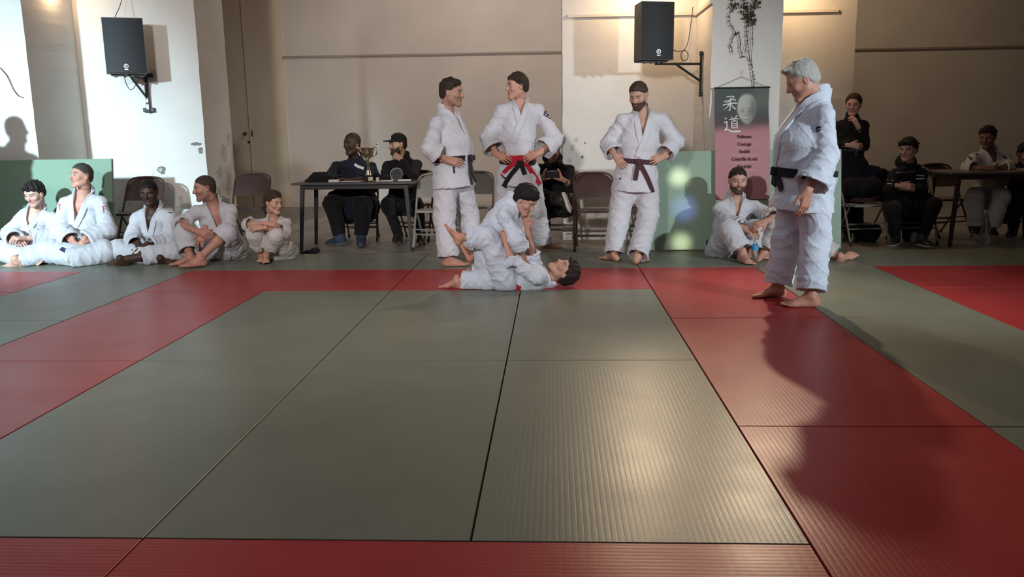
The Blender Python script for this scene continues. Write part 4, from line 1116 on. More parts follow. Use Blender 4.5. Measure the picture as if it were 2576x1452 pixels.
# papers, notebooks, tape measure roll
def flat(name, px, Y, hx, hy, hz, m, label, cat, rz=0, z=TZ, grp=None):
    q = P(px, 460, Y); o = MB().box((0, 0, hz), (hx, hy, hz), bev=min(hz*.5, .003)).build(name, m); o.location = (q[0], Y, z); o.rotation_euler = (0, 0, rz); tag(o, label, cat, grp); return o
flat('notebook', 841, 6.56, .055, .04, .012, M_PAPER, 'small pale notebook next to the black jacket on the trophy table', 'notebook', .1)
flat('paper_sheet', 886, 6.62, .11, .07, .002, M_PAPER, 'sheet of paper left of the trophy', 'paper', -.1)
flat('paper_sheet', 968, 6.62, .09, .06, .003, M_PAPER, 'sheets of paper right of the trophy', 'paper', .15)
flat('book', 1018, 6.66, .07, .05, .006, M_PAPER, 'thin book at the right end of the trophy table', 'book', .1)
q = P(950, 455, 6.5); cu = empty('cup', (q[0], 6.5, TZ), 'small white plastic cup beside the trophy', 'cup')
MB().lathe([(.014, 0), (.019, .045), (.021, .046), (.017, .043), (.012, .003)], 14).build('cup_wall', M_PAPER, cu, True)
q = P(997, 455, 6.62); tp = empty('tape_roll', (q[0], 6.66, TZ+.068), 'round black drum with a pale rim standing on the trophy table', 'drum'); tp.rotation_euler = (PI/2, 0, .35)
MB().lathe([(.0, -.02), (.060, -.02), (.064, -.014), (.064, .014), (.060, .02), (.0, .02)], 28).build('drum_body', M_BLACK, tp, True)
MB().lathe([(.0655, -.016), (.068, -.014), (.068, .0), (.0655, .002)], 28).build('rim', M_PAPER, tp, True)
MB().lathe([(.0, .021), (.03, .024), (.034, .02)], 20).build('hub', M_CAB, tp, True)
# crumpled black cloth things
def heap(name, pts, m, label, cat, h=.012, seed=0, base=0.0, flat_z=None, group=None, k=.05):
    a = np.array([p_[:3] for p_ in pts]); r = max(p_[3] for p_ in pts); f = Fld(a.min(0)-r, a.max(0)+r, h)
    for i in range(len(pts)-1 if len(pts) > 1 else 1):
        p0 = pts[i]; p1 = pts[min(i+1, len(pts)-1)]; f.cone(p0[:3], np.array(p1[:3])+1e-3, p0[3], p1[3], k, fold=.007, wl=.07, ph=i+seed)
    f.noise(.010, .05, seed)
    if flat_z is not None: Zc = f.ax[2][None, None, :]; f.F = np.maximum(f.F, f32(flat_z)-Zc)
    V, Q = f.mesh(); org = np.array([a[:, 0].mean(), a[:, 1].mean(), base]); me = np_mesh(name, V-org, Q); o = new_obj(name, me, m); o.location = org; tag(o, label, cat, group); return o
def hp(px, py, Y, r): q = P(px, py, Y); return (q[0], q[1], q[2], r)
heap('jacket', [hp(775, 458, 6.62, .035), hp(795, 447, 6.66, .05), hp(815, 448, 6.70, .05), hp(835, 452, 6.66, .035)], M_BLK, 'black jacket lying folded on the left end of the trophy table', 'jacket', seed=3, base=TZ, flat_z=TZ+.001, h=.009)
heap('small_bag', [hp(757, 636, 6.16, .010), hp(775, 634, 6.16, .014), hp(787, 632, 6.17, .030), hp(797, 631, 6.17, .026)], M_BLK, 'small black cloth bag with a strap on the floor by the table leg', 'bag', seed=5, base=FZ, flat_z=FZ+.001, h=.007, k=.02)
heap('coat', [hp(2140, 470, 6.80, .10), hp(2190, 478, 6.80, .13), hp(2215, 500, 6.75, .09)], M_BLK, 'dark coat heaped on the grey chair beside the woman', 'coat', seed=7, base=.36, flat_z=.405)
heap('coat', [hp(2168, 430, 6.92, .06), hp(2195, 440, 6.92, .09), hp(2180, 465, 6.9, .11)], M_NAVY, 'coat hung over the back of the grey chair beside the woman', 'coat', seed=9, base=.5)
heap('coat', [hp(2218, 440, 6.95, .07), hp(2238, 460, 6.95, .10), hp(2232, 490, 6.9, .09)], M_BLK, 'black coat bundled at the teenager\'s right elbow', 'coat', seed=11, base=.4, flat_z=.41)
heap('scarf', [hp(2150, 508, 6.70, .045), hp(2180, 512, 6.68, .04), hp(2205, 500, 6.68, .03)], M_MAROON, 'maroon scarf under the heaped coats on the grey chair', 'scarf', seed=4, base=.40, flat_z=.402)
heap('bag', [hp(2168, 575, 6.85, .07), hp(2190, 585, 6.85, .09), hp(2186, 600, 6.85, .07)], M_BLK, 'black bag on the floor under the grey chair with the coats', 'bag', seed=5, base=FZ, flat_z=FZ+.001)
heap('bag', [hp(2285, 540, 6.9, .09), hp(2300, 560, 6.9, .13), hp(2290, 590, 6.9, .09)], M_BLK, 'black bag under the teenager\'s chair', 'bag', seed=6, base=FZ, flat_z=FZ+.001)
heap('plastic_bag', [hp(2302, 592, 6.75, .04), hp(2300, 604, 6.75, .045)], mat('pale_plastic', (.3, .28, .27), .5), 'pale plastic bag between the teenager\'s feet', 'bag', seed=8, base=FZ, flat_z=FZ+.001, h=.01)
heap('coat', [hp(2555, 455, 7.02, .06), hp(2550, 500, 7.02, .08), hp(2530, 545, 6.98, .07)], M_BLK, 'black coat hanging down behind the right-hand table', 'coat', seed=9, base=FZ)
# bottles
def bottle(x, y, z, H, r, mcap, mlbl, label):
    b = empty('bottle', (x, y, z), label, 'bottle')
    MB().lathe([(r*.8, 0), (r, .006), (r*.97, H*.2), (r, H*.4), (r*.95, H*.55), (r, H*.72), (r*.5, H*.88), (r*.42, H*.93), (r*.42, H*.95)], 18).build('bottle_body', M_CAPB, b, True)
    MB().lathe([(r*.45, H*.93), (r*.47, H*.935), (r*.47, H), (r*.3, H)], 14).build('cap', mcap, b, True)
    if mlbl: MB().lathe([(r*1.02, H*.56), (r*1.04, H*.57), (r*1.04, H*.76), (r*.9, H*.78)], 18).build('bottle_label', mlbl, b, True)
    return b
q = G(1898, 660); bottle(q[0], q[1], 0.0005, .20, .031, M_SHOEW, M_LBL, 'clear water bottle with a blue label at the bearded judoka\'s foot')
q = G(2492, 622, FZ); bottle(q[0], q[1]+.12, FZ+.0005, .30, .042, M_GRCAP, None, 'clear bottle with a green cap beside the leg of the right-hand table')

# ------------------------------------------------------------------ loudspeakers
def speaker(x, y, z, rz, wd, ht, dp, label):
    s_ = empty('loudspeaker', (x, y, z), label, 'speaker', rotz=rz)
    vs = []
    for zz in (0, ht):
        for (a, b) in ((-wd/2, -dp/2), (wd/2, -dp/2), (wd/2*.72, dp/2), (-wd/2*.72, dp/2)): vs.append((a, b, zz))
    MB().add(vs, [(0, 1, 5, 4), (1, 2, 6, 5), (2, 3, 7, 6), (3, 0, 4, 7), (3, 2, 1, 0), (4, 5, 6, 7)]).build('cabinet', M_CAB, s_)
    # bowed perforated grille
    n = 12; vs = []; 
    for i in range(n+1):
        u = i/n*2-1; vs += [(u*(wd/2-.006), -dp/2-.004-.024*(1-u*u), .012), (u*(wd/2-.006), -dp/2-.004-.024*(1-u*u), ht-.012)]
    k = len(vs); vs += [(a, -dp/2+.002, c) for a, b, c in vs]; fs = []
    for i in range(n): a = i*2; fs += [(a, a+2, a+3, a+1), (k+a, k+a+1, k+a+3, k+a+2), (a, k+a, k+a+2, a+2), (a+1, a+3, k+a+3, k+a+1)]
    fs += [(0, 1, k+1, k), (2*n, k+2*n, k+2*n+1, 2*n+1)]
    g = MB().add(vs, fs).build('grille', M_SPK, s_, True)
    bz = ht*.14; by = -dp/2-.030
    b = MB(); R = .021
    b.tube([(R*math.cos(t), by, bz+R*math.sin(t)) for t in np.linspace(0, 2*PI, 19)], .0028, 5)
    for a in (PI/2, PI/2+2*PI/3, PI/2-2*PI/3): b.tube([(-R*.0, by, bz), (R*.85*math.cos(a), by, bz+R*.85*math.sin(a))], .0035, 5)
    for i in range(3): a = PI/2+PI/3+i*2*PI/3; b.tube([(0, by, bz), (R*.5*math.cos(a), by, bz+R*.5*math.sin(a))], .002, 4)
    b.build('badge', M_LOGO, g); MB().box((0, by, bz-.034), (.019, .0016, .0042), bev=.001).build('name_plate', M_LOGO, g)
    MB().box((0, 0, -.006), (wd*.42, dp*.3, .006), bev=.002).build('base_plate', M_CAB, s_)
    for x_ in (-wd*.3, -.03, wd*.12): MB().box((x_, -dp*.25, -.018), (.014, .014, .012), bev=.003).build('rubber_foot', M_BLACK, s_)
    return s_
a = P(1592, 155, 6.5); b = P(1664, 155, 6.5)
speaker(1.245, 6.5, 1.86, 0.30, .345, .555, .30, 'black loudspeaker on a wall arm left of the banner pillar')
br = empty('speaker_bracket', (1.745, 6.72, 1.84), 'black triangular wall bracket holding the right loudspeaker', 'bracket')
MB().box((0.035, 0, -.10), (.012, .018, .225), bev=.003).build('wall_bar', M_BLACK, br); MB().tube([(.03, 0, .0), (-.45, -.12, .0)], .013, 8).build('arm', M_BLACK, br)
MB().tube([(.03, 0, -.17), (-.22, -.06, -.01)], .012, 8).build('brace', M_BLACK, br)
for z_ in (.12, -.315): MB().lathe([(.012, 0), (.016, .006), (.006, .012)], 10, c=(.02, -.02, z_)).build('bolt', M_LOGO, br)
for (x_, y_, z_) in ((.035, 0, .105), (.035, 0, -.31)): MB().box((x_, y_, z_), (.016, .03, .018), bev=.003).build('clamp', M_BLACK, br)
speaker(-4.33, 6.86, 1.845, .36, .40, .58, .28, 'black loudspeaker on the bay at the left')
br = empty('speaker_bracket', (-4.30, 7.19, 1.75), 'black wall bracket holding the left loudspeaker', 'bracket')
MB().box((.0, -.012, -.03), (.020, .012, .27), bev=.003).build('wall_bar', M_BLACK, br)
MB().box((0, 0.0, -.27), (.065, .012, .024), bev=.003).build('foot_plate', M_BLACK, br)
for x_ in (-.045, .045): MB().lathe([(.010, 0), (.008, .008)], 8, c=(x_, -.016, -.274)).build('bolt', M_LOGO, br)
MB().box((.03, 0, .11), (.045, .016, .022), bev=.003).build('clamp', M_BLACK, br)
MB().tube([(0, -.02, .06), (0, -.45, .09)], .013, 8).build('arm', M_BLACK, br); MB().tube([(0, -.02, -.14), (-.02, -.30, .07)], .012, 8).build('brace', M_BLACK, br)
MB().box((0, -.026, -.16), (.014, .0015, .028)).build('sticker', M_PAPER, br); MB().box((0, -.026, -.235), (.014, .0015, .028)).build('sticker', M_PAPER, br)
def cable(name, pts, r, m, label, cat='cable'):
    p0 = np.array(pts[0]); o = MB().tube(catmull([np.array(q)-p0 for q in pts], 6), r, 6).build(name, m, None, True); o.location = p0; tag(o, label, cat); return o
cable('cable', [P(1743, 18, 7.12), P(1738, 60, 7.1), P(1732, 100, 7.05), P(1722, 125, 6.95), P(1705, 129, 6.75), P(1694, 126, 6.66)], .0045, M_CORD, 'thin cable hanging from the corner to the right loudspeaker')
cable('cable', [P(1722+9*math.cos(t), 140-13*math.sin(t), 6.95+.02*t/6) for t in np.linspace(PI/2, PI/2+4*PI-.4, 18)], .004, M_CORD, 'small coil of cable by the right loudspeaker')
cable('cable', [P(312, 188, 6.75), P(318, 212, 6.8), P(330, 226, 6.9), P(343, 212, 7.0), P(350, 190, 7.05)], .004, M_CORD, 'looped cable under the left loudspeaker')
cable('cable', [(-4.42, 6.86, 2.45), (-4.42, 7.02, 2.62), (-4.42, 7.17, 2.9), (-4.42, 7.19, 3.4)], .004, M_CORD, 'cable rising from the left loudspeaker')
cable('cable', [P(0, 170, 6.27), P(18, 192, 6.265), P(32, 222, 6.262), P(45, 240, 6.262), P(58, 246, 6.262)], .004, M_CORD, 'loose wire on the far left pillar')
# small spotlight on an arm in front of the pillar
sl_ = empty('spotlight', (2.30, 6.26, 2.9), 'black spotlight on a short arm on the banner pillar, above the picture', 'lamp')
MB().box((0, -.01, .05), (.04, .01, .06), bev=.004).build('back_plate', M_BLACK, sl_); MB().tube([(0, -.02, .05), (.06, -.22, .06)], .01, 6).build('arm', M_BLACK, sl_)
MB().lathe([(.02, .10), (.05, .07), (.06, .0), (.057, -.002), (.04, .06), (.02, .09)], 18, c=(.06, -.24, -.03)).build('lamp_shade', M_BLACK, sl_, True)
# wall lamps (fittings)
for k, lp in enumerate(LAMPS):
    lm = empty('wall_lamp', (lp[0], 7.2, lp[2]), ['wall lamp at the left bay', 'wall lamp between the right loudspeaker and the banner pillar', 'wall lamp right of the banner pillar'][k]+', above the picture', 'lamp', 'warm wall lamps')
    MB().box((0, -.01, .05), (.04, .01, .06), bev=.004).build('back_plate', M_BLACK, lm)
    MB().tube([(0, -.02, .05), (0, lp[1]-7.2, .06)], .01, 6).build('arm', M_BLACK, lm)
    MB().lathe([(.02, .09), (.05, .06), (.075, .01), (.072, .008), (.045, .055), (.02, .08)], 18, c=(0, lp[1]-7.2, 0)).build('lamp_shade', M_BLACK, lm, True)
    
# ------------------------------------------------------------------ banner on the pillar
bn = empty('banner', (2.10, 6.225, 0.0), 'hanging judo banner, dark green top with two white characters and a portrait, pink below', 'banner')
BW, BT, BB = .262, 1.572, .50
def yb(z):
    z = np.asarray(z, float); t = np.clip((1.45-z)/.5, 0, 1); return .002*np.sin(z*14+1)-.112*t*t*(3-2*t)-.16*np.clip(.95-z, 0, 1)

nx, nz = 64, 130; X, Z = np.meshgrid(np.linspace(-BW, BW, nx), np.linspace(BB, BT, nz)); u = (X+BW)/(2*BW); v = (BT-Z)/1.012
top = np.array([.040, .055, .052]); mid = np.array([.085, .055, .06]); pk = np.array([.40, .17, .185]); pk2 = np.array([.33, .14, .16])
def sst(a, b, x): t = np.clip((x-a)/(b-a), 0, 1); return t*t*(3-2*t)
c = np.zeros(X.shape+(3,))
w1 = sst(.15, .36, v)[..., None]; w2 = sst(.33, .44, v+.03*(u-.3))[..., None]; w3 = sst(.45, 1.0, v)[..., None]
c = top*(1-w1)+mid*w1; c = c*(1-w2)+pk*w2; c = c*(1-w3*.3)+pk2*w3*.3
c += (np.exp(-(((u-.9)/.22)**2+((v-.1)/.12)**2))[..., None])*np.array([.05, .045, .03])
# plain soft portrait of an elderly man (flat print)
fu, fv = (u-.60)/.185, (v-.205)/.15
rr = (np.abs(fu)**2.4+np.abs(fv)**2.4)**(1/2.4); face = sst(1.05, .85, rr+.35*np.clip(fv, 0, 1)**1.5*np.abs(fu))
lit = .55+.35*sst(.9, -.6, fu)-.1*fv; g = np.stack([.42*lit, .42*lit, .36*lit], -1)
for (ex, ey, sx, sy, am) in ((-.42, .12, .20, .08, .55), (.28, .12, .20, .08, .5), (-.42, -.06, .26, .04, .35), (.28, -.06, .24, .04, .35), (-.12, .42, .16, .05, .35), (.18, .35, .10, .25, .3), (-.1, .66, .34, .03, .45), (.75, .2, .35, .9, .45), (.55, -.3, .2, .25, .3)):
    g *= (1-am*np.exp(-(((fu-ex)/sx)**2+((fv-ey)/sy)**2)))[..., None]
g += (np.exp(-(((fu+.1)/.34)**2+((fv-.53)/.06)**2))*.10)[..., None]
nk = sst(.5, .3, np.abs(fu-.05))*sst(.8, 1.0, fv)*sst(1.5, 1.15, fv)*.5
c = c*(1-nk[..., None])+np.array([.16, .13, .12])*nk[..., None]; c = c*(1-face[..., None])+g*face[..., None]
Yb = yb(Z)
Vb = np.stack([X, Yb, Z], -1).reshape(-1, 3); i = np.arange(nz-1)[:, None]*nx+np.arange(nx-1)[None]; i = i.ravel()
Qb = np.stack([i, i+1, i+nx+1, i+nx], 1); Vb2 = np.concatenate([Vb, Vb+np.array([0, .003, 0])]); Qb2 = np.concatenate([Qb, Qb[:, ::-1]+len(Vb)])
sheet = new_obj('banner_sheet', np_mesh('banner_sheet', Vb2, Qb2, np.concatenate([c.reshape(-1, 3)]*2)), M_PRINT, bn)
MB().tube([(-BW-.008, 0, BT), (BW+.008, 0, BT)], .009, 8).build('rod', M_BLACK, bn, True)
MB().tube([(-BW+.01, 0, BT), (.0, .012, BT+.105)], .0018, 5).build('cord', M_CORD, bn); MB().tube([(BW-.01, 0, BT), (.0, .012, BT+.105), (.0, .016, BT+.17)], .0018, 5).build('cord', M_CORD, bn)
def text(s_, x, z, size, m, name, sx=1.0, bold=0.0, ysh=0.0):
    cu_ = bpy.data.curves.new(name, 'FONT'); cu_.body = s_; cu_.size = size; cu_.align_x = 'CENTER'; cu_.align_y = 'CENTER'; cu_.bevel_depth = bold; cu_.bevel_resolution = 0; cu_.extrude = .0004
    o = bpy.data.objects.new(name, cu_); COL.objects.link(o); bpy.context.view_layer.update()
    me = bpy.data.meshes.new_from_object(o.evaluated_get(bpy.context.evaluated_depsgraph_get())); bpy.data.objects.remove(o); bpy.data.curves.remove(cu_)
    o = new_obj(name, me, m, bn); o.rotation_euler = (PI/2, 0, 0)
    o.location = (x, float(yb(z))-.007, z); o.rotation_euler = (PI/2-math.atan(float(yb(z+.02)-yb(z-.02))/.04), 0, 0); o.scale = (sx, 1, 1); return o
# the two brush characters, drawn as brush strokes
def strokes(cx, cz, s_, L, name):
    mb = MB()
    for st in L:
        pts = [(cx+a*s_, 0, cz-b*s_) for a, b in st[0]]; pts = catmull(pts, 4) if len(pts) > 2 else [np.array(q) for q in (pts[0], tuple((np.array(pts[0])+np.array(pts[1]))/2), pts[1])]
        n = len(pts); w0, w1_ = st[1]*s_, st[2]*s_; vs = []; 
        for i, p_ in enumerate(pts):
            p_ = np.array(p_); t = norm(np.array(pts[min(i+1, n-1)])-np.array(pts[max(i-1, 0)])); b_ = np.array([-t[2], 0, t[0]]); w_ = (w0+(w1_-w0)*i/(n-1))/2
            y = float(yb(p_[2]))-.004
            vs += [p_+b_*w_+[0, y, 0], p_-b_*w_+[0, y, 0], p_+b_*w_+[0, y-.001, 0], p_-b_*w_+[0, y-.001, 0]]
        fs = []
        for i in range(n-1): a = i*4; fs += [(a+2, a+3, a+7, a+6), (a, a+4, a+5, a+1), (a, a+2, a+6, a+4), (a+1, a+5, a+7, a+3)]
        fs += [(0, 1, 3, 2), (n*4-4, n*4-2, n*4-1, n*4-3)]; mb.add(vs, fs)
    return mb.build(name, M_INKW, bn)
JU = [([(-.25, -.42), (.1, -.46), (.30, -.42), (.12, -.26)], .07, .05), ([(.12, -.28), (.0, -.20)], .06, .04), ([(-.42, -.10), (.0, -.16), (.40, -.24), (.34, -.12)], .06, .05), ([(.02, -.34), (.05, -.12), (.02, .02)], .07, .06), ([(.0, -.12), (-.2, -.03), (-.3, .0)], .06, .03),
      ([(-.5, .16), (-.1, .08), (.3, .02), (.52, .04)], .07, .09), ([(.02, .0), (.04, .3), (.0, .56), (-.08, .48)], .09, .05), ([(-.04, .12), (-.2, .32), (-.42, .48)], .08, .03), ([(.1, .12), (.25, .3), (.42, .46)], .05, .10)]
DO = [([(-.42, -.40), (-.32, -.32)], .09, .07), ([(-.48, -.10), (-.28, -.14), (-.34, .04), (-.28, .14), (-.44, .34)], .07, .06), ([(-.5, .42), (-.3, .34), (.0, .48), (.55, .46)], .08, .11),
      ([(.0, -.48), (.06, -.38)], .08, .05), ([(.36, -.54), (.24, -.40)], .08, .05), ([(-.14, -.28), (.2, -.34), (.46, -.32)], .07, .06), ([(.16, -.32), (.08, -.20)], .06, .04),
      ([(.0, -.16), (.0, .28)], .06, .06), ([(.0, -.16), (.34, -.18), (.34, .28)], .06, .07), ([(.0, -.02), (.32, -.04)], .05, .05), ([(.0, .10), (.32, .09)], .05, .05), ([(.0, .24), (.32, .24)], .05, .05)]
strokes(-.115, 1.43, .135, JU, 'character'); strokes(-.10, 1.225, .150, DO, 'character')
for wd_, z_ in (('Politesse', 1.102), ('Courage', 1.030), ('Amitié', .959), ('Contrôle de soi', .887), ('Sincérité', .815)):
    text(wd_, .02, z_, .045, M_INKD, 'word', sx=.85, bold=.0011)
    L_ = {'Politesse': .075, 'Courage': .085, 'Amitié': .14, 'Contrôle de soi': .155, 'Sincérité': .14}[wd_]
    for n_ in range(2): MB().box((.02, float(yb(z_-.03))-.003, z_-.032-n_*.006), (L_*(1-.25*n_), .0006, .0012)).build('small_print_line', M_INKP, bn)
for k_, (z_, L_) in enumerate(((.71, .09), (.64, .08), (.575, .12))):
    MB().box((.05, float(yb(z_))-.003, z_), (L_, .0006, .0012)).build('small_print_line', M_INKP, bn)
# dry garland above the banner
gl = empty('garland', (2.10, 6.24, 1.9), 'dried ivy garland with red berries hanging above the banner', 'garland')
rng = np.random.RandomState(4)
def gp(px, py, y=6.235): q = P(px, py, y); return q-np.array([2.10, 6.24, 1.9])
VINES = [([(1850, -10), (1846, 18), (1834, 38), (1838, 62), (1852, 84), (1860, 84)], 0), ([(1852, 84), (1843, 96), (1838, 115), (1843, 134)], 1), ([(1858, 84), (1862, 104), (1862, 120), (1868, 142), (1874, 140)], 1),
         ([(1878, 10), (1880, 40), (1878, 70), (1880, 100), (1884, 140), (1890, 165), (1894, 190), (1898, 218)], 0), ([(1890, 30), (1893, 70), (1893, 110), (1890, 140), (1893, 170)], 0), ([(1884, 40), (1882, 80), (1878, 110), (1872, 135)], 1)]
vm = MB(); leaves = []
for a, b, n_, sp in ((1870, 8, 30, 40), (1900, 6, 12, 14), (1884, 30, 22, 18), (1890, 55, 16, 10), (1845, 20, 10, 10), (1880, 36, 16, 18)):
    for _ in range(n_): leaves.append((gp(a+rng.uniform(-sp, sp), b+rng.uniform(-12, 12)), False, rng.uniform(.014, .026)))
for pts, red in VINES:
    cp = catmull([gp(a, b) for a, b in pts], 8); vm.tube(cp, .0022, 5)
    for i, p_ in enumerate(cp):
        for _ in range(1 if i % 3 or len(pts) < 7 else 2): leaves.append((p_+rng.uniform(-.010, .010, 3)*[1, .5, 1], red and rng.rand() < .6, rng.uniform(.006, .012)))
vm.build('stem', M_CORD, gl)
def leaf_mesh(nm, m):
    vs = [(0, 0, 0), (.5, .12, .35), (1.0, .0, .1), (.6, -.1, -.35), (.35, .22, 0), (-.2, .05, .3), (-.2, .05, -.3)]
    me = bpy.data.meshes.new(nm); me.from_pydata(vs, [], [(0, 4, 1), (1, 4, 2), (2, 4, 3), (3, 4, 0), (0, 1, 5), (0, 6, 3)]); me.update(); me.materials.append(m); return me
LM = leaf_mesh('leaf', M_LEAF); bb = MB().lathe([(.2, -1), (.8, -.6), (1, 0), (.8, .6), (.2, 1)], 8); BM_ = bpy.data.meshes.new('berry'); BM_.from_pydata(bb.v, [], bb.f); BM_.update(); BM_.materials.append(M_BERRY)
rest = MB()
for k_, (p_, red, r_) in enumerate(leaves[:298]):
    p_ = np.array(p_); p_[1] = min(p_[1], 0.012)
    o = bpy.data.objects.new('berry' if red else 'leaf', BM_ if red else LM); COL.objects.link(o); o.parent = gl; o.location = tuple(p_)
    s_ = r_*.5 if red else r_*1.5; o.scale = (s_, s_, s_); o.rotation_euler = tuple(rng.uniform(0, 6, 3))

# ------------------------------------------------------------------ people
SK = (.50, .29, .215); SKP = (.56, .34, .27); SKD = (.055, .028, .018); SKD2 = (.07, .035, .024)
DARKH = (.022, .015, .012); BRH = (.05, .03, .018)
ONLY = None
def want(n): return ONLY is None or n in ONLY

# standing judoka on the left, turned to the right
if want('standing_left'):
    p = Person('standing_left', 5.3, dict(P=(1138, 425, 0), N=(1124, 283, 0.02), H=(1137, 234, 0.0), sR=(1098, 305, 'n'), sL=(1152, 300, 'f'),
        eR=(1082, 376, 'n'), wR=(1124, 403, -.21), fR=(1156, 408, -.20), eL=(1170, 372, 'f'), wL=(1168, 410, .06), fL=(1150, 415, 'n'),
        hR=(1122, 440, -.06), hL=(1152, 440, .08), kR=(1118, 545, -.08), kL=(1178, 540, .2), aR=(1128, 648, 'z0.08'), aL=(1190, 636, 'z0.08'), tR=(1156, 664, 'z0.02'), tL=(1208, 650, 'z0.02')),
        'dark-haired judoka with a black belt, standing in profile left of the red-belted one', s_=1.0, skin=(.42, .23, .17))
    p.head_frame(78, -4)
    p.body(opts=dict(hairc=DARKH, stubble=.3), kind='w', hands={'R': dict(n=(-.2, -.9, .5), curl=(.3, .45, .3), thumb=.3)})
    p.hair('short', (.03, .02, .016), seed=2)
    p.trousers(M_GI, hem=(.99, .99), wide=1.06, seed=1)
    p.jacket(M_GI, vd=.34, belly=.035, cuff=(.45, .8), hem=.17, wide=1.12, sleeve=1.10, seed=1, vw=.05)
    p.lapels(M_GI, low=.1); p.belt(M_BBELT, z=.085, tails=((-.02, .24), (.07, .22)), knot=.15, w_=.045)
    p.decal('label', [(1141, 419), (1143, 436)], .018, M_NVT)
# standing judoka with the red belt
if want('standing_centre'):
    p = Person('standing_centre', 6.0, dict(P=(1302, 418, 0), N=(1306, 258, 0.02), H=(1300, 218, -.01), sR=(1262, 275, -.03), sL=(1352, 274, .04),
        eR=(1228, 345, .0), wR=(1250, 388, -.10), fR=(1270, 398, -.15), eL=(1400, 352, .04), wL=(1350, 388, -.10), fL=(1318, 401, -.15),
        hR=(1280, 432, 0), hL=(1328, 432, .02), kR=(1268, 525, -.02), kL=(1348, 525, .02), aR=(1258, 612, 'z0.08'), aL=(1366, 608, 'z0.08'), tR=(1248, 628, 'z0.02'), tL=(1378, 622, 'z0.02')),
        'tall young judoka wearing a red belt over a black one, hands on hips', s_=1.03, skin=(.50, .27, .20))
    p.head_frame(-64, -2)
    p.body(opts=dict(hairc=DARKH, buzz=.8), kind='m', hands={'R': dict(n=(.1, -1, .3), curl=(.2, .4, .3), thumb=.5), 'L': dict(n=(-.1, -1, .3), curl=(.15, .35, .3), thumb=.5, spread=.1)})
    p.hair('short', (.035, .022, .016), seed=5)
    p.trousers(M_GI, hem=(1.0, 1.0), wide=1.02, seed=2)
    p.jacket(M_GI, vd=.16, cuff=(.72, .66), hem=.19, wide=.98, sleeve=1.12, seed=4, vw=.045, cuffw=.098)
    p.lapels(M_GI, low=.22); p.belt(M_BBELT, z=.045, tails=((-.16, .22), (.04, .1)), w_=.045, droop=.02, name='black_belt')
    p.belt(M_RBELT, z=.075, tails=((.19, .24), (-.15, .14)), lift=.012, w_=.045)
    p.decal('shoulder_patch', [(1369, 283), (1384, 296)], .058, M_NVT); p.decal('shoulder_patch', [(1371, 285), (1382, 294)], .040, M_WBELT, lift=.0035)
    p.decal('shoulder_patch', [(1373, 287), (1380, 292)], .022, M_NVT, lift=.006)
    for a, b in (((1262, 424), (1269, 432)), ((1260, 438), (1266, 444))): p.decal('red_print', [a, b], .02, M_MARK)
    p.decal('woven_label', [(1259, 443), (1273, 449)], .02, M_NVT); p.decal('woven_label', [(1275, 453), (1282, 456)], .012, M_NVT)
# standing bearded judoka with the brown belt
if want('standing_right'):
    p = Person('standing_right', 5.5, dict(P=(1600, 428, 0), N=(1614, 282, 0.0), H=(1606, 240, -.05), sR=(1566, 298, -.02), sL=(1664, 294, .02),
        eR=(1531, 362, .03), wR=(1548, 392, -.08), fR=(1562, 410, -.13), eL=(1700, 356, .05), wL=(1666, 396, -.07), fL=(1638, 404, -.13),
        hR=(1578, 440, 0), hL=(1622, 440, 0), kR=(1558, 540, -.02), kL=(1632, 540, .0), aR=(1546, 636, 'z0.08'), aL=(1604, 642, 'z0.08'), tR=(1512, 646, 'z0.02'), tL=(1612, 656, 'z0.02')),
        'bearded judoka with a brown belt, standing hands on hips left of the banner', s_=.97, skin=(.46, .27, .20), fat=1.08)
    p.head_frame(-28, -24)
    p.body(opts=dict(hairc=(.05, .032, .02), eye=.45), kind='w', hands={'R': dict(n=(-.3, -1, .2), curl=(.3, .5, .3), thumb=.5), 'L': dict(n=(.2, -1, .3), curl=(.2, .4, .3), thumb=.45, spread=.1)})
    p.hair('crop', (.05, .033, .02), seed=8); p.beard((.075, .045, .03), .0045)
    p.trousers(M_GI, hem=(1.02, 1.02), wide=1.1, seed=5)
    p.jacket(M_GI, vd=.27, belly=.015, cuff=(.74, .72), hem=.20, wide=1.02, sleeve=1.10, seed=7, vw=.058)
    p.lapels(M_GI, low=.14); p.belt(M_BRBELT, z=.085, tails=((-.03, .17), (.14, .27)), w_=.045, knot=-.12)
    for a in ([(1686, 292), (1692, 298)], [(1688, 300), (1695, 296)], [(1692, 301), (1697, 298)]): p.decal('sleeve_mark', a, .006, M_NVT)
    p.decal('woven_label', [(1553, 446), (1562, 450)], .014, M_NVT)
